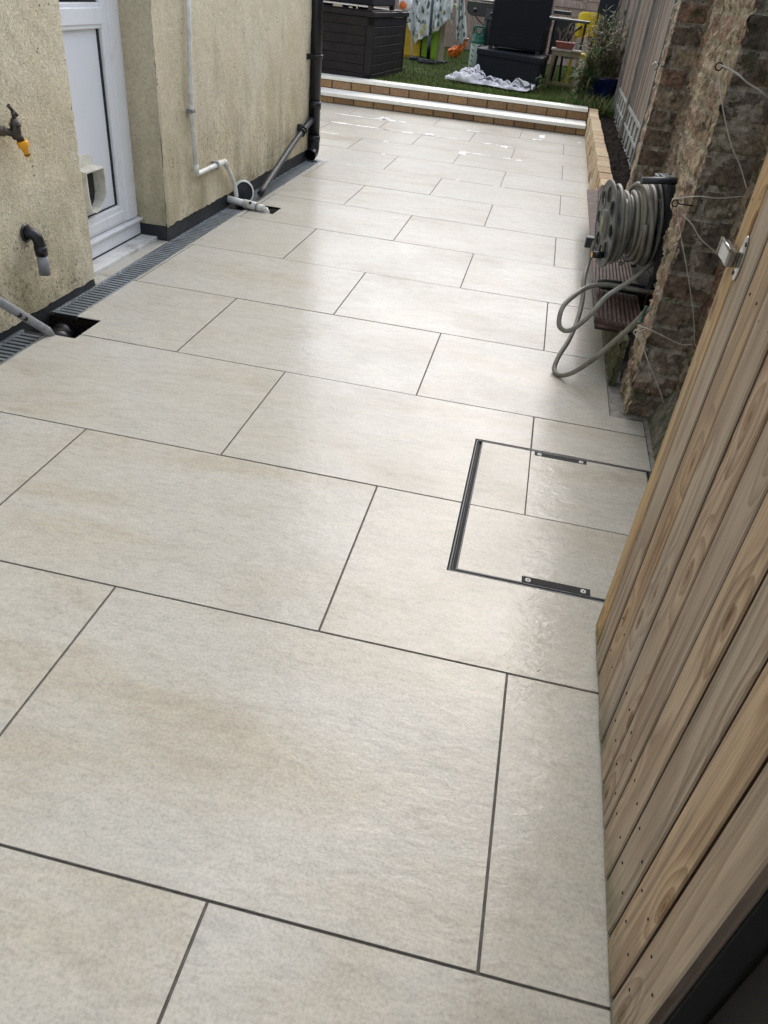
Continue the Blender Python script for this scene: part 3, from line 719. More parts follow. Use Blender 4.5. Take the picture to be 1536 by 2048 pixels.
# grooved board
gb = thing('grooved_board', (.79, 3.5, .2), 'worn dark red grooved board under the hose reel', 'board')
b = MB(); NR = 11
prof = []
for i in range(NR):
    a = i / NR; prof += [(a + .10 / NR, 1.0), (a + .62 / NR, 1.0), (a + .72 / NR, 0.0), (a + .98 / NR, 0.0)]
def bp(s_, t_, zz):
    xl = .705 + .034 * (t_ - 2.33); xw = .19 - .035 * (t_ - 2.33); return (xl + s_ * xw, t_ + .06 * s_ * 0 , zz)
vs = []; ts = [2.33, 3.2, 4.0, 4.86]
for t_ in ts:
    for s_, hh in prof: vs.append(bp(s_, t_ - .05 * s_ * (t_ < 2.5), .207 + .009 * hh + .004 * (t_ > 4)))
NP = len(prof); fs = [(j * NP + i, j * NP + i + 1, (j + 1) * NP + i + 1, (j + 1) * NP + i) for j in range(3) for i in range(NP - 1)]
b.add(vs, fs)
lo = [bp(s_, 2.33 - .05 * s_, .192) for s_, hh in prof]; b.add(vs[:NP] + lo, [(i, NP + i, NP + i + 1, i + 1) for i in range(NP - 1)])
b.add([bp(0.009, t_, z_) for t_ in ts for z_ in (.192, .216)], [(2 * j, 2 * j + 1, 2 * j + 3, 2 * j + 2) for j in range(3)])
b.box(.72, .87, 2.30, 4.84, .186, .1925, None)
b.build('board', M_REDBD, gb)
b = MB(); b.box(.716, .86, 2.33, 2.9, .168, .1855); b.build('batten', M_PLINTH, gb)

# ---- fence on the right
fc = thing('side_fence', (1.12, 8, 0), 'tall weathered grey feather-edge fence along the right boundary', 'fence')
b = MB(); y = 4.0
while y < 14.2:
    w_ = random.uniform(.085, .105); k = random.choice([(.21, .16, .12), (.10, .082, .066), (.29, .225, .165), (.27, .17, .105), (.15, .12, .095)])
    b.col(k, .12); b.add([(1.112, y, .40), (1.098, y + w_, .40), (1.098, y + w_, 2.0), (1.112, y, 2.0), (1.125, y, .40), (1.125, y + w_, .40), (1.125, y + w_, 2.0), (1.125, y, 2.0)],
                         [(0, 1, 2, 3)[::-1], (4, 5, 6, 7), (0, 3, 7, 4), (1, 5, 6, 2), (2, 6, 7, 3), (0, 4, 5, 1)]); y += w_
b.build('boards', M_FENCE, fc)
for i, y in enumerate((4.20, 6.03, 7.80, 9.63, 11.46, 13.3)):
    b = MB(); b.col((.27, .26, .235), .1); b.box(1.075, 1.13, y - .03, y + .03, .12, 2.05); b.build('post', M_FENCE, fc, .006)
    b = MB(); y1 = y + 1.77
    b.box(1.112, 1.135, y + .032, y1, .10, .44)
    b.box(1.097, 1.112, y + .032, y1, .405, .44); b.box(1.097, 1.112, y + .032, y1, .10, .15); b.box(1.097, 1.112, y + .032, y1, .265, .29)
    q = y + .05
    while q < y1 - .06:
        b.box(1.0975, 1.112, q, q + .05, .15, .265); b.box(1.0975, 1.112, q + .12, q + .17, .29, .405); q += .34
    b.build('gravel_board', M_CONC, fc, .004)

# ---- wires and eyelets on the near pier
Y0 = 1.93
def eye(c, stem, label, mat, r=.009):
    b = MB(); c = Vector(c)
    b.tube([c + Vector((math.cos(a), 0.15 * math.sin(a), math.sin(a))) * r for a in [i * math.pi / 9 for i in range(18)]], .0019, 8, closed=True)
    b.tube([c + Vector((r, 0, 0)), c + Vector(stem)], .0022, 8)
    tag(b.build('eye_bolt', mat), label, 'eye bolt', 'eye bolts in the old brick piers')
eye((.806, Y0, 1.078), (.04, .03, -.006), 'dark eye bolt highest on the near brick pier', M_RUST)
eye((.803, Y0 + .01, .724), (.055, .02, -.004), 'rusty eye bolt beside the hose reel frame', M_RUST)
eye((.806, Y0 + .01, .318), (.03, .04, .0), 'small eye bolt low on the pier below the green tie', M_WIRE, .008)
WL = [([(.808, 1.93, 1.082), (.852, 1.915, 1.069), (.889, 1.91, 1.050), (.922, 1.91, 1.038), (.955, 1.92, 1.022), (1.01, 1.95, 1.004)], 'thick wire from the highest eye bolt curving right across the pier', .0019),
      ([(.807, 1.93, 1.07), (.848, 1.925, .985), (.903, 1.925, .897), (.944, 1.93, .85), (.998, 1.94, .774)], 'wire dropping from the highest eye bolt towards the gate', .0015),
      ([(.791, 1.93, .736), (.824, 1.93, .745), (.865, 1.93, .754), (.921, 1.93, .757), (1.001, 1.94, .773)], 'level wire running right from the hose reel eye bolt', .0013),
      ([(.812, 1.93, .715), (.832, 1.93, .668), (.849, 1.93, .633), (.900, 1.93, .535), (.955, 1.93, .42), (.997, 1.94, .312)], 'wire slanting down from the hose reel eye bolt to the lower right', .0012),
      ([(.833, 1.93, .697), (.868, 1.925, .675), (.902, 1.925, .641), (.95, 1.93, .612), (1.007, 1.95, .575)], 'pale wire from the reel eye bolt towards the gate latch', .0017),
      ([(.801, 1.93, .346), (.843, 1.92, .341), (.896, 1.92, .325), (.935, 1.925, .312), (.967, 1.93, .306), (1.005, 1.95, .310)], 'kinked wire running right from the lowest eye bolt', .0016),
      ([(.806, 1.93, .310), (.831, 1.93, .290), (.867, 1.925, .235), (.914, 1.925, .170), (.964, 1.93, .095), (1.0, 1.94, .03)], 'wire hanging from the lowest eye bolt to the wall foot', .0016),
      ([(.800, 1.95, .715), (.812, 1.97, .60), (.816, 1.99, .50), (.815, 2.0, .42), (.815, 2.0, .385)], 'thin dark wire hanging from the reel eye bolt to the green tie', .0010)]
for P, lab, r_ in WL:
    m_ = M_RUST if 'dark' in lab else M_WIRE
    tag(MB().tube(spline(P, 6), r_ * 1.25, 6).build('wire', m_), lab, 'wire', 'wires strung on the brick pier')
b = MB(); b.lathe([(.007, -.002), (.010, -.003), (.015, -.0015), (.0165, 0), (.015, .0015), (.010, .003), (.007, .002), (.007, -.002)], (.820, 3.66, .975), (-.2, -1, .1), 28)
b.tube([(.843, 3.66, .975), (.875, 3.75, .975)], .003, 8)
tag(b.build('round_eyelet', M_CHROME), 'small round silver eyelet disc on the edge of the far pier', 'eyelet')
b = MB(); b.tube(spline([(.812, 1.99, .335), (.820, 1.985, .35), (.816, 1.975, .37), (.822, 1.99, .392)], 5), .0055, 8)
b.tube([(.806, 1.985, .332), (.822, 1.975, .345)], .004, 8); b.tube([(.812, 1.98, .36), (.826, 1.985, .366)], .004, 8)
tag(b.build('twist_tie', M_GREENCLIP), 'green tie holding the hose end against the pier', 'tie')

# ================================================================ HOSE REEL
rl = thing('hose_reel', (.80, 2.72, .22), 'grey hose reel wound with hose on the grooved board', 'hose reel')
C0 = Vector((.690, 2.70, .468)); UU = Vector((-.172, .985, 0)).normalized(); ZZ = Vector((-.105, 0, .994)); ZZ = (ZZ - UU * ZZ.dot(UU)).normalized(); AX = UU.cross(ZZ)
def P(a, r, h): return C0 + AX * h + UU * (math.cos(a) * r) + ZZ * (math.sin(a) * r)
def flange(h, th, holes=True):
    b = MB(); NA = 96; rings_ = [.060, .072, .118, .128, .152, .160]
    # radial mesh with round holes punched by dropping cells
    rr = np.linspace(.058, .160, 22); vs = []; fs = []
    for side in (0, 1):
        for r_ in rr:
            for k in range(NA):
                a = 2 * math.pi * k / NA
                vs.append(P(a, r_, h + (0 if side else th)))
    def hole(i, k):
        if not holes: return False
        r_ = (rr[i] + rr[i + 1]) / 2; a = 2 * math.pi * (k + .5) / NA
        a8 = (a + math.pi / 8) % (math.pi / 4) - math.pi / 8
        return ((r_ - .112) / .033) ** 2 + ((a8 * r_) / .0285) ** 2 < 1
    L = len(rr) * NA; sm = set()
    for i in range(len(rr) - 1):
        for k in range(NA):
            if hole(i, k): continue
            k2 = (k + 1) % NA
            for s_ in (0, 1): fs.append(tuple(s_ * L + q for q in ((i * NA + k, i * NA + k2, (i + 1) * NA + k2, (i + 1) * NA + k))))
            for (i2, kk, e) in ((i + 1, k, ((i + 1) * NA + k, (i + 1) * NA + k2)), (i - 1, k, (i * NA + k, i * NA + k2))):
                if i2 < 0 or i2 >= len(rr) - 1 or hole(i2, kk): fs.append((e[0], e[1], L + e[1], L + e[0]))
            for kk, e in (((k + 1) % NA, (i * NA + k2, (i + 1) * NA + k2)), ((k - 1) % NA, (i * NA + k, (i + 1) * NA + k))):
                if hole(i, kk): fs.append((e[0], e[1], L + e[1], L + e[0]))
    b.add(vs, fs)
    b.tube([P(2 * math.pi * k / 64, .160, h + th / 2) for k in range(64)], .0062, 8, closed=True)
    if holes:
        for q in range(8):
            a0 = q * math.pi / 4
            ptsh = []
            for k in range(20):
                t_ = 2 * math.pi * k / 20; r_ = .112 + .034 * math.cos(t_); aa = a0 + .029 * math.sin(t_) / r_; ptsh.append(P(aa, r_, h))
            b.tube(ptsh, .0035, 6, closed=True)
    return b
b = flange(0, .007); b.build('flange', M_REELG, rl)
b = flange(.172, .007); b.build('flange', M_REELG, rl)
b = MB(); b.lathe([(0, -.010), (.050, -.009), (.056, -.005), (.058, .0), (.062, .002), (.062, .008)], C0, AX, 40); hub = b.build('hub_cap', M_REELG, rl)
b = MB(); b.tube([P(R(250), .030, -.0105), P(R(70), .030, -.0105)], .0045, 8, flat=.3); b.build('badge', simple('pale_yellow_print', (.55, .48, .22), .5), hub)
b = MB(); b.lathe([(.075, 0.004), (.075, .178)], C0, AX, 40); b.build('drum', M_REELB, rl)
# crank handle
HC = P(R(236), .122, -.004)
b = MB(); b.tube([HC, HC - AX * .045], .0135, 12); b.build('crank_handle', M_BLK, rl)
b = MB(); b.tube([HC - AX * .045, HC - AX * .0475], .0105, 14); b.build('crank_cap', M_ORANGE, rl)
# frame
b = MB()
def fr(h0, h1, u0, u1, z0, z1, tilt=0):
    b.obox(C0 + AX * ((h0 + h1) / 2) + UU * ((u0 + u1) / 2) + ZZ * ((z0 + z1) / 2 - C0.z), (abs(h1 - h0) / 2, abs(u1 - u0) / 2, abs(z1 - z0) / 2), Matrix((AX, UU, ZZ)).transposed())
fr(.188, .240, -.125, .10, .236, .640)
fr(.183, .192, -.115, .02, .50, .655)
fr(.180, .240, -.125, .085, .225, .30)
b.build('frame', M_REELB, rl, .012)
b = MB(); b.tube([C0 + AX * .238 + UU * -.10 + ZZ * .182, C0 + AX * .17 + UU * -.10 + ZZ * .184, C0 + AX * .085 + UU * -.10 + ZZ * .184], .017, 14, flat=.75)
b.tube([C0 + AX * .226 + UU * -.10 + ZZ * .180, C0 + AX * .222 + UU * -.09 + ZZ * .10], .018, 12); b.build('carry_handle', M_REELB, rl)
b = MB(); f0 = Vector((.715, 2.665, .244)); f1 = Vector((.93, 2.655, .244)); b.tube([f0, f0.lerp(f1, .06), f0.lerp(f1, .12), f1], .021, 16, rs=[.013, .020, .0225, .0225]); b.build('foot_bar', M_REELB, rl)
b = MB(); k0 = C0 + Vector((-.022, .16, -.115)); b.obox(k0 + Vector((.0, 0, 0)), (.026, .020, .022)); b.tube([k0, k0 + Vector((.2, .02, 0))], .012, 10); b.build('rear_foot', M_REELB, rl, .008)
# wound hose
ws = []
rnd = random.Random(4)
def coil(b, h0, h1, turns, r0, wob, ph=0):
    pts = []; N = int(turns * 40)
    for i in range(N + 1):
        t_ = i / N; a = ph + t_ * turns * 2 * math.pi; r_ = r0 + wob * math.sin(a * .37 + ph * 2) + .003 * math.sin(a * 1.7 + ph)
        pts.append(P(a, r_, h0 + (h1 - h0) * t_ + .006 * math.sin(a + ph)))
    b.tube(pts, .0092, 10)
b = MB()
coil(b, .018, .164, 7.8, .085, .002); coil(b, .164, .018, 7.6, .102, .003, 1.0); coil(b, .02, .066, 2.6, .122, .004, .4); coil(b, .055, .022, 1.9, .138, .003, 2.2)
coil(b, .096, .163, 3.6, .120, .004, 1.3); coil(b, .160, .108, 2.8, .137, .004, .2); coil(b, .120, .15, 1.3, .148, .004, 2.9)
coil(b, .075, .155, 1.0, .153, .002, R(250))
b.build('wound_hose', M_HOSE, rl)
# loose hose
HP1 = [(.97, 2.85, .40), (.95, 2.72, .39), (.891, 2.6, .364), (.834, 2.5, .335), (.78, 2.43, .309), (.73, 2.38, .276), (.689, 2.33, .223), (.641, 2.3, .171), (.607, 2.3, .153), (.579, 2.31, .171), (.581, 2.36, .22), (.62, 2.42, .256), (.675, 2.5, .274), (.745, 2.54, .279), (.829, 2.56, .272), (.944, 2.60, .259)]
HP2 = [(.70, 2.92, .40), (.68, 2.85, .366), (.67, 2.78, .299), (.66, 2.66, .248), (.667, 2.58, .191), (.659, 2.48, .139), (.637, 2.38, .089), (.608, 2.3, .048), (.598, 2.245, .014), (.621, 2.205, .0105), (.664, 2.19, .036), (.72, 2.16, .111), (.774, 2.12, .211), (.814, 2.08, .297), (.838, 2.04, .370)]
b = MB(); b.tube(spline(HP1, 8), .0095, 12)
t = thing('garden_hose', (.66, 2.3, 0), 'loose grey garden hose loops hanging off the board to the patio', 'hose')
b.build('hose', M_HOSE, t)
b = MB(); b.tube(spline(HP2, 8), .0095, 12); b.build('hose', M_HOSE, t)

# ================================================================ GATE
gt = thing('wooden_gate', (.75, .4, 0), 'open weathered pine gate of upright grooved boards with a chrome latch', 'gate')
GX = .726; edges = [-.082, .007, .099, .191, .284, .378, .471, .563, .655, .744, .820]
cols = [(.46, .37, .275), (.52, .385, .26), (.45, .375, .30), (.50, .385, .275), (.44, .355, .28), (.47, .37, .275), (.46, .385, .31), (.54, .385, .235), (.46, .375, .295), (.58, .39, .18)]
b = MB()
for i in range(10):
    y0, y1 = edges[i] + .0038, edges[i + 1] - .0038; b.col(cols[i], .05)
    gx = GX + random.uniform(-.001, .001); z0, z1 = .008, 1.78
    pr = [(y0, gx + .018), (y0, gx + .0025), (y0 + .0025, gx), (y1 - .0025, gx), (y1, gx + .0025), (y1, gx + .018)]
    n_ = len(pr); vs = [(x, y, z0) for y, x in pr] + [(x, y, z1) for y, x in pr]
    q_ = lambda k: (k, n_ + k, n_ + (k + 1) % n_, (k + 1) % n_)
    b.add(vs, [tuple(range(n_)), tuple(range(n_, 2 * n_))[::-1], q_(2), q_(5)])
    keep = b.cur; b.cur = tuple(x * .72 for x in keep); b.add(vs, [q_(1), q_(3)]); b.cur = (.07, .042, .026); b.add(vs, [q_(0), q_(4)]); b.cur = keep  # chamfers and board sides coloured darker, painting groove shade and grime
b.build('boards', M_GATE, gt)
b = MB(); b.col((.05, .032, .022)); b.box(GX + .0125, GX + .015, -.08, .818, .01, 1.77); b.build('tongue', M_GATE, gt)
nail0 = None
for i in range(10):
    for z in (.10, .19, .86, .96, 1.6):
        for q in (.24, .76):
            y = edges[i] + (edges[i + 1] - edges[i]) * q + random.uniform(-.004, .004); zz = z + random.uniform(-.012, .012)
            if nail0 is None: nail0 = o_n = MB().lathe([(0, .0002), (.0021, .0002), (.0024, -.001)], (0, 0, 0), (-1, 0, 0), 8).build('nail', M_RUST, None)
            else: o_n = nail0.copy(); COL.objects.link(o_n)
            o_n.parent = gt; o_n.location = (GX - .0006 - gt.location.x, y - gt.location.y, zz)
MB().box(GX + .0195, GX + .062, -.081, .02, .02, 1.78).build('hinge_stile', M_BLKMATT, gt, .002)
b = MB(); b.col((.055, .048, .042))
#b.box(GX + .0195, GX + .062, -.081, .02, .02, 1.78)
for z in (.15, .85, 1.55): b.box(GX + .0195, GX + .060, .02, .81, z, z + .14)
b.box(GX + .0195, GX + .060, .755, .817, .02, 1.78)
b.build('ledge_rail', M_GATE, gt, .002)
lt = thing('gate_latch', (.72, .75, .88), 'chrome latch keeper screwed to the gate edge board', 'latch')
b = MB(); pl = []
for i in range(24):
    a = 2 * math.pi * i / 24; pl.append((.736 + .0155 * math.sin(a) + (.012 * math.cos(a)), .882 + .034 * math.cos(a)))
b.prism([(y - (z - .882) * .23, z) for y, z in pl], (GX - .0045, 0, 0), (0, 1, 0), (0, 0, 1), (1, 0, 0), .004); b.build('plate', M_CHROME, lt, .0012)
b = MB(); b.box(GX - .019, GX - .0045, .752, .826, .862, .888); b.build('keeper_box', M_CHROME, lt, .003)
b = MB(); b.tube([(GX - .018, .750, .888), (GX - .018, .828, .888)], .003, 10); b.tube([(GX - .019, .827, .862), (GX - .019, .827, .890)], .0022, 8); b.build('rolled_edge', M_CHROME, lt)
for y, z in ((.729, .905), (.744, .857)):
    MB().lathe([(0, .001), (.0032, .001), (.0038, 0)], (GX - .0048, y, z), (-1, 0, 0), 14).build('screw', M_RUST, lt)
# widened post and bin shape added to make the shaded corner black
b = MB(); b.col((.03, .028, .026)); b.box(.775, 1.30, -.17, -.090, -.003, 2.0); tag(b.build('dark_fill_post', M_BLKMATT, None, .004), 'near-black post shape added to fill the shaded corner behind the gate', 'gate post')
bn = thing('dark_fill_bin', (1.1, -.4, 0), 'black bin shape added to fill the shaded bottom right corner', 'bin')
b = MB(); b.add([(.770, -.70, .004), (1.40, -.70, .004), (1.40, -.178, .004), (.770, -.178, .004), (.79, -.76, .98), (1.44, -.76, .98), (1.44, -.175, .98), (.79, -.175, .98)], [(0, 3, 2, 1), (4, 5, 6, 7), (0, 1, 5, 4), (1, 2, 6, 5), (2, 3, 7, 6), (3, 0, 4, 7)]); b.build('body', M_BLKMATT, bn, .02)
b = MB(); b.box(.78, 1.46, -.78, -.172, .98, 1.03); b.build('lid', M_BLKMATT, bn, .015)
b = MB(); b.tube([(.90, -.24, .1), (.96, -.24, .1)], .1, 20); b.build('wheel', M_RUB, bn)

# ================================================================ BACK GARDEN
ZL = .215
# back fence
bf = thing('back_fence', (-2, 16.6, 0), 'pinkish vertical board fence across the end of the garden', 'fence')
b = MB(); x = -6
while x < 1.3:
    b.col(random.choice([(.40, .29, .22), (.43, .32, .25), (.38, .28, .215), (.44, .31, .23)]), .07); w_ = random.choice([.12, .14])
    b.box(x + .003, x + w_, 16.6, 16.625, .33, 2.15); x += w_
b.build('boards', M_GWOOD, bf)
b = MB(); b.col((.33, .25, .19)); b.box(-6, 1.3, 16.57, 16.6, .215, .47); b.col((.08, .05, .035)); b.box(-6, 1.3, 16.58, 16.61, .19, .235); b.build('gravel_board', M_GWOOD, bf)
# shed
sd_ = thing('garden_shed', (.7, 15.4, 0), 'pale pink shiplap shed at the right end of the garden', 'shed')
b = MB(); z = .22; k = 0
while z < 2.3:
    b.col((.50, .345, .275), .07); b.box(-.15, 1.02, 15.30 + .0, 15.33, z + .004, z + .118); b.box(.99, 1.02, 15.33, 17.2, z + .004, z + .118); z += .122
b.build('cladding', M_GWOOD, sd_, .004)
b = MB(); b.col((.52, .37, .30)); b.box(.96, 1.035, 15.27, 15.30, .22, 2.3); b.box(.10, .62, 15.275, 15.30, 1.08, 1.17); b.box(.56, .62, 15.27, 15.30, 1.17, 2.1); b.build('trim', M_GWOOD, sd_, .006)
b = MB(); b.col((.06, .05, .05)); b.add([(-.3, 15.15, 2.28), (1.12, 15.15, 2.28), (1.12, 17.3, 2.5), (-.3, 17.3, 2.5), (-.3, 15.15, 2.32), (1.12, 15.15, 2.32), (1.12, 17.3, 2.54), (-.3, 17.3, 2.54)], [(0, 3, 2, 1), (4, 5, 6, 7), (0, 1, 5, 4), (1, 2, 6, 5), (2, 3, 7, 6), (3, 0, 4, 7)]); b.build('roof', M_GWOOD, sd_)
b = MB(); b.box(.80, 1.09, 13.96, 14.0, .21, 2.1); tag(b.build('opening_shade_sheet', simple('opening_shade', (.012, .014, .022), .6)), 'dark sheet standing in for the shaded opening beside the pink shed', 'panel')  # dark sheet paints the shaded opening between shed and fence

# storage box (rotated corner)
sb = thing('storage_box', (-2.1, 9.8, ZL), 'large dark brown slatted plastic storage box at the left edge of the lawn', 'storage box')
M_BOX = simple('dark_brown_plastic', (.013, .011, .0125), .5, var=.25, sc=12, bump=.3, bsc=60, dirt=(.022, .019, .02), spec=.22)
Pc = Vector((-1.735, 9.16, 0)); e1 = Vector((-.999, -.03, 0)).normalized(); e2 = Vector((.115, 1.32, 0)).normalized(); L1, L2 = 1.2, 1.40
def q3(a, c, z): return Pc + e1 * a + e2 * c + Vector((0, 0, z))
def obx(b, a0, a1, c0, c1, z0, z1): b.add([q3(a, c, z) for z in (z0, z1) for c in (c0, c1) for a in (a0, a1)], [(0, 2, 3, 1), (4, 5, 7, 6), (0, 1, 5, 4), (2, 6, 7, 3), (0, 4, 6, 2), (1, 3, 7, 5)])
b = MB(); obx(b, .012, L1, .012, L2, ZL, .80)
obx(b, 0, .075, 0, .075, ZL, .82); obx(b, 0, L1, 0, .03, ZL, .27); obx(b, 0, L1, 0, .03, .735, .82); obx(b, 0, .03, 0, L2, ZL, .265); obx(b, 0, .03, L2 - .05, L2, ZL, .82)
for i in range(5):
    z0 = .272 + i * .0925; obx(b, .085, L1, .003, .02, z0, z0 + .086); obx(b, .003, .02, .085, L2 - .055, z0, z0 + .086)
obx(b, .003, .02, .085, L2 - .055, .735, .815)
b.build('body', M_BOX, sb, .004)
b = MB(); obx(b, -.02, L1 + .02, -.03, L2 + .02, .822, .872); obx(b, .02, L1, .0, L2 - .02, .872, .885); b.build('lid', M_BOX, sb, .008)

n = NT('black_rattan'); vv = n.map((70, 70, 110)); ck = n.node('ShaderNodeTexChecker', {'Vector': vv, 'Scale': 1.0}, out=1)
M_RAT = n.done(n.mix(ck, (.006, .0075, .011), (.011, .013, .018)), .65, n.bump(ck, .5, .004), 0, .2)
# rattan seat stacked on the box
def legs(b, pts, z0, z1, s_=.025):
    for x, y in pts: b.box(x - s_, x + s_, y - s_, y + s_, z0, z1)
rs_ = thing('rattan_sofa', (-2.1, 9.7, .885), 'black rattan garden seat standing on the brown storage box', 'garden seat')
b = MB(); obx(b, .04, 1.1, .05, .95, .925, 1.16); obx(b, .04, .16, .05, .95, 1.16, 1.35); obx(b, .04, 1.1, .05, .17, 1.16, 1.35); b.build('seat', M_RAT, rs_, .012)
for a, c in ((.07, .08), (.07, .92), (1.05, .08), (1.05, .92)):
    b = MB(); obx(b, a - .025, a + .025, c - .025, c + .025, .885, .925); b.build('leg', M_BLK, rs_)
# bits on the box
b = MB(); obx(b, .38, .48, .015, .05, .886, .905); tag(b.build('cream_packet', simple('cream_card', (.5, .45, .3), .7)), 'small cream packet on the storage box lid under the rattan seat', 'packet')
b = MB(); obx(b, .20, .215, .02, .04, .886, .915); obx(b, .26, .30, .02, .03, .886, .897); tag(b.build('steel_fitting', M_CHROME), 'tiny shiny fittings lying on the storage box lid', 'fitting')
# white bag with orange
wb = thing('white_bag', (-1.60, 10.3, .885), 'white plastic bag with orange print on the storage box corner', 'bag')
M_WBAG = simple('white_bag_plastic', (.78, .78, .80), .4, var=.08); M_OBAG = simple('orange_bag_plastic', (.72, .17, .025), .35, var=.2, sc=30, bump=.6, bsc=25, bd=.02)
b = MB(); b.grid(18, 12, lambda u, v: (-1.60 + .085 * math.cos(u * 6.283) * math.sin(.2 + v * 2.6) * (1 + .15 * nz(u * 5, v * 5, 0, 2)), 10.28 + .07 * math.sin(u * 6.283) * math.sin(.2 + v * 2.6), .885 + .14 * (1 - math.cos(v * 2.9)) / 2 * 1.3)); b.build('bag', M_WBAG, wb, 0, 0, 1)
b = MB(); b.lathe([(0, .005), (.035, .004), (.045, -.004)], (-1.615, 10.205, .945), (.1, -1, .15), 20); b.build('orange_patch', M_OBAG, wb)
# poles
b = MB(); b.tube([(-2.06, 12.5, 1.35), (-2.055, 12.5, .72)], .0135, 12); b.tube([(-2.055, 12.5, .72), (-2.05, 12.5, .36)], .012, 12); b.lathe([(0, -.022), (.018, -.015), (.022, 0), (.018, .015), (0, .02)], (-2.05, 12.5, .355), n=14)
tag(b.build('white_pole', simple('white_metal', (.75, .77, .8), .35)), 'white metal pole with a ball tip behind the storage box', 'pole')
b = MB(); b.tube(spline([(-1.99, 12.6, .80), (-1.985, 12.58, .96), (-1.95, 12.56, 1.02), (-1.915, 12.55, .96), (-1.89, 12.5, .70), (-1.84, 12.5, .24)], 6), .0105, 10)
tag(b.build('bent_rod', simple('pinkish_grey_metal', (.36, .33, .35), .4)), 'thin pinkish grey bent rod in front of the yellow crate', 'rod')
# crates
def crate(x0, x1, y, z1, mat, label, marks=False):
    t = thing('play_crate', ((x0 + x1) / 2, y, ZL), label, 'crate', 'coloured plastic crates under the tablecloth')
    b = MB(); b.box(x0, x1, y, y + .5, ZL, z1); b.box(x0 - .012, x1 + .012, y - .012, y + .5, z1 - .04, z1); b.box(x0 + .03, x1 - .03, y - .01, y, ZL + .03, ZL + .05); b.build('body', mat, t, .01)
    if marks:
        b = MB(); cx = x0 + .12; s_ = .006
        def st_(a, c): b.bar((a[0], y - .003, a[1]), (c[0], y - .003, c[1]), .009, .009, (0, 1, 0))
        st_((cx - .03, .30), (cx, .25)); st_((cx, .25), (cx + .035, .30)); st_((cx - .03, .36), (cx + .04, .36)); st_((cx - .03, .42), (cx - .03, .52)); st_((cx - .03, .52), (cx + .03, .50)); st_((cx, .44), (cx + .05, .54))
        b.build('marking', simple('dark_green_print', (.035, .10, .01), .5), t)
M_YEL = simple('mustard_plastic', (.50, .30, .012), .4, var=.15, sc=8); M_GRN = simple('lime_plastic', (.20, .36, .012), .4, var=.12, sc=8)
crate(-2.20, -1.80, 12.95, .66, M_YEL, 'mustard yellow plastic crate left of the green one')
crate(-1.785, -1.53, 13.0, .70, M_GRN, 'lime green plastic crate with dark markings under the tablecloth', True)
b = MB(); b.col((.40, .34, .22)); b.box(-1.525, -1.44, 13.0, 13.1, ZL, .95); b.col((.28, .36, .10)); b.box(-2.0, -1.33, 12.98, 13.6, .93, .97)
tag(b.build('side_table', M_GWOOD), 'pale wooden table leg and top hidden under the leaf tablecloth', 'table')
# tablecloth
n = NT('leaf_print_cloth'); oc = n.obj()
lf = n.ramp(n.vor(17, v=n.map((1, .6, .55), (0, R(35), 0))), [(.31, 1.0), (.35, 0.0)]); lf2 = n.ramp(n.vor(15, v=n.map((1, .6, .5), (0, R(-40), 0), (3, 3, 3))), [(.17, 1.0), (.22, 0.0)])
lm = n.ramp(n.vor(6.5, v=n.map((1, .6, .8), (0, 0, 0), (1.5, 0, 2))), [(.19, 1.0), (.23, 0.0)])
c_ = n.mix(n.math('MULTIPLY', lf, .85), (.62, .64, .60), (.03, .05, .035)); c_ = n.mix(n.math('MULTIPLY', lf2, .8), c_, (.10, .13, .10)); c_ = n.mix(n.math('MULTIPLY', lm, .9), c_, (.62, .47, .12))
M_CLOTH = n.done(c_, .75)
prof_b = [(-2.03, .84), (-1.97, .62), (-1.92, .55), (-1.87, .41), (-1.82, .47), (-1.74, .52), (-1.66, .565), (-1.56, .60), (-1.50, .64), (-1.42, .74), (-1.37, .78), (-1.31, .64), (-1.25, .49), (-1.20, .50)]
def zb(x):
    for (a, za), (c, zc) in zip(prof_b, prof_b[1:]):
        if a <= x <= c: return za + (zc - za) * (x - a) / (c - a)
    return .5
b = MB()
def cf(u, v):
    x = -2.03 + u * .70; z1_ = zb(x); z = 1.32 + (z1_ - 1.32) * v
    return (x + .02 * math.sin(v * 4 + u * 9), 12.90 - .05 * v + .035 * math.sin(u * 34 + 2.5 * math.sin(v * 3)) * (.3 + v) + .03 * fbm(x, z, 0, 5), z + .01 * math.sin(u * 50))
b.grid(80, 60, cf)
def cf2(u, v):
    x = -1.36 + v * .12 + u * (.10 + .06 * v); z = 1.32 + ((.50 + .04 * math.sin(u * 9)) - 1.32) * v
    return (x, 12.92 + .03 * math.sin(u * 16 + v * 5), z)
b.grid(24, 40, cf2)
tag(b.build('tablecloth', M_CLOTH, None, 0, .004), 'crumpled pale tablecloth printed with lemons and leaves over the crates', 'tablecloth')
# parasol pole and base
ps = thing('parasol_stand', (-1.60, 12.6, ZL), 'grey parasol pole in a black cross base in front of the crates', 'parasol stand')
MB().tube([(-1.645, 12.62, 1.5), (-1.615, 12.61, .55)], .020, 14).build('pole', simple('blue_grey_metal', (.12, .14, .165), .4), ps)
MB().tube([(-1.615, 12.61, .56), (-1.60, 12.60, .25)], .030, 14, rs=[.027, .031]).build('sleeve', M_BLK, ps)
b = MB(); b.obox((-1.60, 12.6, .235), (.30, .04, .016), Matrix.Rotation(R(20), 3, 'Z')); b.obox((-1.60, 12.6, .236), (.04, .42, .014), Matrix.Rotation(R(20), 3, 'Z')); b.obox((-1.55, 12.28, .232), (.13, .12, .012)); b.build('cross_base', M_BLK, ps)
b = MB()
for x, y in ((-1.63, 12.38), (-1.40, 12.45), (-1.78, 12.62)): b.lathe([(0, .028), (.075, .024), (.085, .012), (.085, 0)], (x, y, .24), n=20)
b.build('foot_weight', M_RUB, ps)
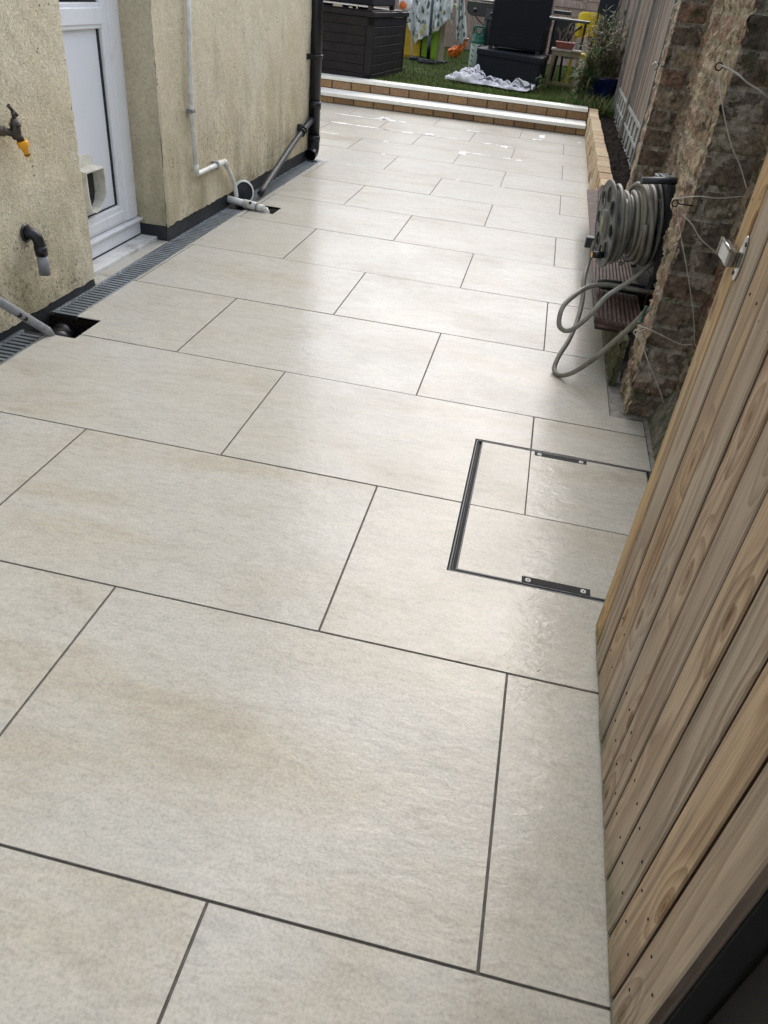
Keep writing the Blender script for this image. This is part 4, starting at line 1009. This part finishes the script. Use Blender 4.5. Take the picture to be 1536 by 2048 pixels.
# orange bag
b = MB()
def ob(u, v):
    a = u * 6.283; rr = (.155 - .05 * v) * (1 + .35 * nz(math.cos(a) * 2, math.sin(a) * 2, v * 3, 1.4)) * (math.sin(.35 + min(v, .85) * 1.6) if v < .999 else .05)
    k = .10 * v * v; return (-1.40 + k * 1.1 + rr * 1.05 * math.cos(a), 14.15 + rr * .9 * math.sin(a), .215 + v * (.30 if math.cos(a) > 0 else .17) + .02 * nz(u * 9, v * 6, 0, 2))
b.grid(40, 22, ob, False); tag(b.build('orange_bag', M_OBAG), 'crumpled orange plastic bag on the grass by the fence', 'bag')
# gas bottle
gs = thing('gas_bottle', (-.845, 12.15, ZL), 'slim gas bottle with green handled top and pale leaf patterned body', 'gas bottle')
cx, cy = -.835, 12.15
b = MB(); b.lathe([(0, 0), (.088, 0), (.095, .015), (.095, .335), (.090, .35)], (cx, cy, ZL), n=28); b.build('body', simple('pale_green_grey_metal', (.36, .42, .37), .45, var=.1), gs)
b = MB(); b.lathe([(.097, .0), (.099, .01), (.099, .045), (.094, .05), (.094, .06), (.090, .075), (.084, .12), (.078, .125)], (cx, cy, ZL + .34), n=28)
for s_ in (-1, 1): b.tube(spline([(cx + s_ * .078, cy - .03, ZL + .45), (cx + s_ * .07, cy - .04, ZL + .53), (cx + s_ * .045, cy - .05, ZL + .545), (cx, cy - .055, ZL + .548)], 5), .014, 8)
b.tube(spline([(cx - .05, cy - .065, ZL + .53), (cx - .03, cy - .075, ZL + .475), (cx, cy - .08, ZL + .455), (cx + .03, cy - .075, ZL + .475), (cx + .05, cy - .065, ZL + .53)], 5), .012, 8); b.build('shroud', simple('dark_green_plastic', (.012, .10, .06), .4), gs)
b = MB()
for i in range(5):
    for s_ in (-1, 1):
        z = ZL + .045 + i * .065; a0 = s_ * .55
        p0 = Vector((cx + .0955 * math.sin(s_ * .25), cy - .0955 * math.cos(.25), z)); p1 = Vector((cx + .0965 * math.sin(s_ * .85), cy - .0965 * math.cos(.85), z + .035))
        md = (p0 + p1) / 2 + Vector((s_ * .003, -.003, -.004))
        b.tube([p0, md, p1], .006, 6, rs=[.002, .0085, .002])
b.build('leaf_cutout', simple('dark_green_shade', (.04, .06, .045), .6), gs)
# barbecue
bq = thing('gas_barbecue', (-.5, 12.6, ZL), 'black gas barbecue partly hidden behind the rattan chair', 'barbecue')
M_BQ = simple('barbecue_black', (.014, .017, .022), .35, var=.2)
b = MB(); b.prism([(-1.085, 1.045), (-1.085, .95), (-1.06, .90), (-1.0, .872), (-.55, .872), (-.55, 1.045)], (0, 12.36, 0), (1, 0, 0), (0, 0, 1), (0, 1, 0), .05); b.build('control_panel', M_BQ, bq, .004)
b = MB(); b.box(-.80, .15, 12.35, 12.85, .84, .98); b.box(-.72, .12, 12.4, 12.85, .98, 1.35); b.build('firebox', simple('barbecue_grey', (.05, .055, .06), .4), bq, .01)
for x, z in ((-.96, .945), (-.71, .92)):
    b = MB(); b.lathe([(.020, .03), (.024, .028), (.030, .0)], (x, 12.36, z), (0, -1, 0), 20); b.build('knob_bezel', M_CHROME, bq); MB().lathe([(0, .05), (.017, .048), (.020, .0)], (x, 12.36, z), (0, -1, 0), 16).build('knob', M_BLK, bq)
MB().tube([(-.88, 12.30, 1.07), (-.60, 12.30, 1.07)], .016, 12).build('handle', M_CHROME, bq)
for x in (-.79, .12):
    for y in (12.38, 12.82): MB().box(x - .02, x + .02, y - .02, y + .02, ZL, .86).build('leg', simple('leg_grey', (.10, .11, .125), .4), bq)
b = MB(); b.box(-.77, .10, 12.40, 12.80, ZL, .86); b.build('cabinet', M_BQ, bq)
b = MB(); b.box(.15, .40, 12.40, 12.85, 1.01, 1.055); b.build('side_shelf', M_BQ, bq, .005)
b = MB(); b.tube(spline([(-.95, 12.40, .875), (-.90, 12.40, .83), (-.84, 12.42, .79), (-.80, 12.42, .75)], 5), .007, 8); b.build('gas_hose', M_RUB, bq)
# rattan ottoman and chair
def rot(a, c): 
    m = Matrix.Rotation(a, 4, 'Z'); m.translation = Vector(c); return m
om = thing('rattan_chest', (-.25, 10.9, ZL), 'black rattan chest on the lawn under the rattan chair', 'rattan chest')
OC = Vector((.150, 10.36, 0)); f1 = Vector((-.86, .50, 0)).normalized(); f2 = Vector((.08, 1.2, 0)).normalized()
def q4(a, c, z): return OC + f1 * a + f2 * c + Vector((0, 0, z))
def oby(b, a0, a1, c0, c1, z0, z1): b.add([q4(a, c, z) for z in (z0, z1) for c in (c0, c1) for a in (a0, a1)], [(0, 2, 3, 1), (4, 5, 7, 6), (0, 1, 5, 4), (2, 6, 7, 3), (0, 4, 6, 2), (1, 3, 7, 5)])
b = MB(); oby(b, .0, .98, .0, .95, ZL + .01, .565); b.build('base', M_RAT, om, .02)
b = MB(); oby(b, -.012, .992, -.012, .962, .50, .572); b.build('lid', M_RAT, om, .012)
ch = thing('rattan_chair', (-.25, 11.1, .57), 'black rattan armchair stacked on the rattan chest with its back to us', 'armchair')
b = MB(); b.add([(-.60, 11.02, .61), (.10, 10.90, .61), (.12, 11.5, .61), (-.58, 11.6, .61), (-.575, 10.93, 1.45), (.165, 10.80, 1.45), (.165, 10.90, 1.45), (-.575, 11.03, 1.45), (.12, 11.0, .61), (-.58, 11.12, .61)],
                [(0, 1, 5, 4), (9, 7, 6, 8), (0, 4, 7, 9), (1, 8, 6, 5), (4, 5, 6, 7), (0, 9, 8, 1)]); b.build('backrest', M_RAT, ch, .01)
b = MB(); b.add([(x, y, z) for z in (.62, .85) for x, y in ((-.58, 11.0), (.10, 10.88), (.15, 11.5), (-.50, 11.62))], [(0, 3, 2, 1), (4, 5, 6, 7), (0, 1, 5, 4), (1, 2, 6, 5), (2, 3, 7, 6), (3, 0, 4, 7)]); b.build('seat', M_RAT, ch)
for x, y in ((-.555, 11.06), (.07, 10.94), (.10, 11.45), (-.52, 11.55)): MB().box(x - .025, x + .025, y - .025, y + .025, .572, .625).build('leg', M_BLK, ch)
# towel
n = NT('striped_towel'); u_ = n.attr('Rnd'); sx = n.xyz(u_)
stv = n.math('FRACT', n.math('MULTIPLY', sx[1], 6.0)); sm_ = n.ramp(stv, [(.0, 1.0), (.20, 1.0), (.24, 0.0), (.46, 0.0), (.50, .8), (.60, .8), (.64, 0.0)])
M_TOW = n.done(n.mix(n.math('MULTIPLY', sm_, n.ramp(sx[1], [(.09, 0.0), (.12, .9), (.90, .9), (.94, 0.0)])), (.66, .66, .70), (.05, .05, .055)), .9, n.bump(n.noise(60, 3, .6), .3, .004), 0, .1)
b = MB(); A_ = Vector((-.90, 10.36, 0)); B_ = Vector((.10, 9.98, 0)); D_ = (B_ - A_); NN = Vector((-D_.y, D_.x, 0)).normalized()
if NN.y < 0: NN = -NN
nu, nv = 90, 34
def tf(u, v):
    w_ = .50 - .22 * u + .05 * math.sin(u * 9); p = A_ + D_ * u + NN * ((v - .5) * w_ + .03 * math.sin(u * 14))
    fold = abs(nz(u * 5 + v * 2.2, v * 3 - u * 2, 0, 1.7)) * .13 + abs(nz(u * 11, v * 7, 4, 1.5)) * .035
    env = math.sin(math.pi * min(1, max(0, v))) ** .5 if 0 < v < 1 else 0
    hump = .12 * math.exp(-((u - .22) / .13) ** 2) + .03 * math.exp(-((u - .8) / .1) ** 2)
    return p + Vector((.02 * nz(u * 8, v * 8, 2), .03 * nz(u * 9, v * 5, 5), .232 + env * (fold + hump) + .01))
vs = [tf(i / nu, j / nv) for j in range(nv + 1) for i in range(nu + 1)]
for j in range(nv):
    for i in range(nu):
        b.rnd = (i / nu, (j + .5) / nv, 0); a = j * (nu + 1) + i
        b.f.append([a, a + 1, a + nu + 2, a + nu + 1]); b.c.append(b.cur); b.r.append(b.rnd); b.sm.append(True)
b.v = [tuple(p) for p in vs]; tag(b.build('striped_towel', M_TOW, None, 0, .004), 'crumpled white towel with dark stripes on the grass', 'towel')
# garden chair and green table behind
gc = thing('garden_chair', (.35, 12.2, ZL), 'black framed mesh garden chair behind the wooden stand', 'garden chair')
b = MB(); b.tube(spline([(.20, 12.2, .50), (.20, 12.2, .90), (.24, 12.2, .97), (.44, 12.2, .96), (.47, 12.2, .88), (.45, 12.2, .50)], 6), .013, 8); b.tube([(.18, 12.2, .55), (.46, 12.2, .53)], .013, 8)
b.tube(spline([(.42, 11.9, .23), (.40, 11.9, .55), (.46, 11.95, .80), (.62, 12.05, .93), (.70, 12.1, .90), (.70, 12.1, .80)], 6), .016, 8); b.tube([(.30, 11.9, .23), (.33, 11.9, .60), (.44, 11.92, .93)], .018, 8); b.build('frame', M_BLK, gc)
b = MB(); b.box(.21, .45, 12.205, 12.215, .53, .94); b.build('mesh_back', simple('dark_mesh', (.03, .03, .032), .7), gc)
tb = thing('green_table', (.35, 11.6, ZL), 'dark green metal table edge beside the rattan chair', 'table')
b = MB(); b.box(.10, .66, 11.35, 11.9, .955, .985); b.build('top', simple('dark_green_metal', (.03, .045, .04), .35), tb, .006)
for x, y in ((.14, 11.4), (.62, 11.85)): MB().box(x - .015, x + .015, y - .015, y + .015, ZL, .955).build('leg', M_BLK, tb)
# wooden stand
ws = thing('wooden_stand', (.42, 10.9, ZL), 'greenish wooden plant stand holding a terracotta trough', 'plant stand')
b = MB(); b.col((.42, .42, .36)); b.box(.24, .62, 10.75, 11.05, .655, .675); b.col((.20, .20, .09)); b.build('top', M_GWOOD, ws, .003)
b = MB(); b.col((.20, .20, .09)); b.box(.26, .60, 10.765, 10.785, .60, .654); b.build('apron', M_GWOOD, ws, .003)
b = MB(); b.col((.20, .20, .09)); b.box(.27, .60, 10.78, 10.80, .275, .315); b.build('lower_rail', M_GWOOD, ws, .003)
for x0, x1, y in ((.285, .255, 10.78), (.30, .28, 11.02), (.60, .60, 10.78), (.60, .60, 11.02)):
    b = MB(); b.col((.24, .20, .10)); b.bar((x1, y, ZL), (x0, y, .655), .035, .035); b.build('leg', M_GWOOD, ws)
tr = thing('terracotta_trough', (.40, 10.85, .675), 'terracotta trough with dead stems on the wooden stand', 'planter')
b = MB(); b.add([(.30, 10.80, .676), (.50, 10.80, .676), (.50, 10.92, .676), (.30, 10.92, .676), (.28, 10.78, .745), (.52, 10.78, .745), (.52, 10.94, .745), (.28, 10.94, .745)], [(0, 3, 2, 1), (0, 1, 5, 4), (1, 2, 6, 5), (2, 3, 7, 6), (3, 0, 4, 7), (4, 5, 6, 7)])
b.box(.275, .525, 10.775, 10.945, .735, .752); b.build('trough', simple('terracotta', (.22, .065, .045), .7), tr, .004)
M_STEM = simple('dry_stems', (.20, .15, .09), .8, var=.4, sc=8)
b = MB()
for i in range(14):
    x = random.uniform(.30, .5); b.tube(spline([(x, 10.86, .75), (x + random.uniform(-.04, .04), 10.86, .83), (x + random.uniform(-.09, .09), 10.85, .83 + random.uniform(0, .12))], 4), .0025, 5)
b.build('stems', M_STEM, tr)
b = MB(); b.lathe([(0, 0), (.06, 0), (.075, .12), (.05, .16), (.055, .19), (0, .18)], (.50, 11.3, .56), n=18); tag(b.build('grey_pot', simple('pale_grey_glaze', (.42, .44, .46), .4)), 'pale grey vase shape behind the terracotta trough', 'pot')
# yellow chair
yc = thing('yellow_bucket', (.66, 12.0, ZL), 'bright yellow plastic chair showing through the shrub by the shed', 'chair')
M_YC = simple('bright_yellow_plastic', (.85, .60, .02), .4, var=.08)
b = MB(); b.grid(20, 14, lambda u, v: (.655 + .155 * math.sin((u - .5) * 2.6), 12.1 - .10 * math.cos((u - .5) * 2.6), .78 + .30 * v + (-.05 * (2 * u - 1) ** 4 * v))); b.build('back', M_YC, yc, 0, .008)
b = MB(); b.prism([(.50, .55), (.80, .55), (.78, .60), (.52, .60)], (0, 11.8, 0), (1, 0, 0), (0, 0, 1), (0, 1, 0), .35); b.build('seat', M_YC, yc)
for x in (.52, .78): MB().box(x - .02, x + .02, 11.85, 11.9, ZL, .80).build('leg', M_YC, yc)
yc.name = 'yellow_chair'

# ---- plants
n = NT('leaf_green'); M_LEAF = n.done(n.attr(), .6, None, 0, .2); 
def leaf(b, p, d, L, wd, col, droop=.3):
    p = Vector(p); d = Vector(d).normalized(); s_ = d.cross(Vector((0, 0, 1)))
    s_ = s_.normalized() if s_.length > .01 else Vector((1, 0, 0)); b.col(col, .3); vs = []
    for t_, w_ in ((0, .15), (.3, .9), (.6, .85), (1, 0)):
        c = p + d * (L * t_) - Vector((0, 0, droop * L * t_ * t_)); vs += [c - s_ * wd * w_, c + s_ * wd * w_ + Vector((0, 0, wd * .3))]
    b.add(vs, [(0, 1, 3, 2), (2, 3, 5, 4), (4, 5, 7, 6)])
LG = [(.055, .10, .035), (.075, .13, .045), (.04, .075, .03), (.11, .16, .05), (.16, .18, .07)]
DRY = [(.13, .095, .05), (.09, .065, .04), (.16, .12, .07)]
def shrub(name, base, label, nst, spread, h0, h1, leafy, dry=.0, lean=(0, 0), LL=.09, wd=.006, par=None):
    t = par or thing(name, base, label, 'plant'); bs = MB(); bl = MB(); B = Vector(base)
    for i in range(nst):
        a = random.uniform(0, 6.28); h = random.uniform(h0, h1); r_ = random.uniform(.2, 1) * spread
        e = B + Vector((math.cos(a) * r_ + lean[0] * h, math.sin(a) * r_ * .7 + lean[1] * h, h)); m_ = B.lerp(e, .5) + Vector((random.uniform(-.03, .03), 0, .04))
        pts = spline([B + Vector((random.uniform(-.05, .05), random.uniform(-.04, .04), 0)), m_, e], 6); bs.tube(pts, .003, 5, rs=[.0045 - .003 * k / (len(pts) - 1) for k in range(len(pts))])
        isdry = random.random() < dry
        for k in range(leafy):
            t_ = random.uniform(.25, 1); p = pts[int(t_ * (len(pts) - 1))]
            d = Vector((random.uniform(-1, 1), random.uniform(-1, 1), random.uniform(-.2, 1.1)))
            leaf(bl, p, d, random.uniform(.5, 1.2) * LL, wd * random.uniform(.7, 1.2), random.choice(DRY if (isdry or random.random() < dry * .4) else LG), random.uniform(.1, .6))
    bs.build('stems', M_STEM, t); bl.build('leaves', M_LEAF, t); return t
bp_ = thing('blue_plant_pot', (.92, 9.98, .20), 'dark blue glazed pot with a straggly shrub beside the fence', 'potted plant')
b = MB(); b.lathe([(0, 0), (.125, 0), (.14, .02), (.175, .15), (.195, .265), (.202, .285), (.190, .285), (.18, .25), (0, .245)], (.92, 9.98, .20), n=36)
b.build('pot', simple('cobalt_glaze', (.006, .012, .075), .15, var=.3, sc=10), bp_)
MB().lathe([(0, .252), (.17, .25), (.182, .245)], (.92, 9.98, .20), n=20).build('compost', M_SOIL, bp_)
shrub('x', (.92, 9.96, .44), '', 44, .32, .15, .68, 24, .35, (-.10, 0), .10, .0065, bp_)
shrub('oleander', (.70, 9.72, .20), 'narrow leaved green oleander growing left of the blue pot', 30, .17, .22, .62, 34, .08, (.05, .0), .12, .008)
shrub('tall_oleander', (.86, 10.55, .20), 'taller sparse oleander rising behind the blue pot', 30, .26, .55, 1.02, 30, .15, (-.03, 0), .14, .008)
shrub('dry_twig_plant', (1.02, 9.95, .42), 'dry brown twiggy plant leaning on the fence by the blue pot', 26, .16, .10, .42, 22, .95, (.05, 0), .05, .005)
shrub('green_shoot', (.21, 10.15, .20), 'small bright yellow green shoot beside the black chest', 3, .03, .12, .22, 8, 0, (0, 0), .10, .006)
b = MB(); blades(b, 420, lambda: (random.uniform(.55, 1.06), random.uniform(9.25, 9.75)), .06, .20, .004, [(.07, .12, .03), (.12, .14, .06), (.20, .18, .10), (.05, .09, .02)], lambda x, y: .18, .9)
tag(b.build('weeds', M_GRASS), 'long grass and weeds around the foot of the blue pot', 'weeds', None, 'stuff')

# ---- terrace houses added out of view to shape reflections in the wet tiles
M_HB = simple('london_stock_brick', (.22, .17, .12), .9, var=.3, sc=3); M_SLATE = simple('grey_slate', (.06, .065, .07), .6, var=.3, sc=2)
for i in range(5):
    x0 = -17 + i * 6.5; hgt = (8.6, 8.4, 8.7, 8.5, 8.3)[i]
    hb = thing('added_terrace_house', (x0 + 3.2, 36, -.1), ('leftmost', 'second from left', 'middle', 'second from right', 'rightmost')[i] + ' unseen stock brick terrace house added for the tile reflections', 'terrace house', 'unseen houses added for the tile reflections')
    MB().box(x0, x0 + 6.4, 36, 43, -.1, hgt - 1.4).build('wall', M_HB, hb)
    r_ = MB(); r_.add([(x0 - .05, 35.7, hgt - 1.45), (x0 + 6.45, 35.7, hgt - 1.45), (x0 + 6.45, 43.3, hgt - 1.45), (x0 - .05, 43.3, hgt - 1.45), (x0 - .05, 39.5, hgt + 1.2), (x0 + 6.45, 39.5, hgt + 1.2)], [(0, 3, 2, 1), (0, 1, 5, 4), (2, 3, 4, 5), (0, 4, 3), (1, 2, 5)]); rf = r_.build('roof', M_SLATE, hb)
    MB().box(x0 + 5.9, x0 + 6.38, 39.1, 40, hgt + .4, hgt + 2.2).build('chimney', M_HB, rf)
    for wx in (.9, 3.9):
        for wz in (.9, 3.4):
            f_ = MB().box(x0 + wx, x0 + wx + 1.2, 35.96, 36.0, wz, wz + 1.3).build('window', M_UPVC, hb); MB().box(x0 + wx + .07, x0 + wx + 1.13, 35.94, 35.96, wz + .07, wz + 1.23).build('pane', M_BLACKGLASS, f_)
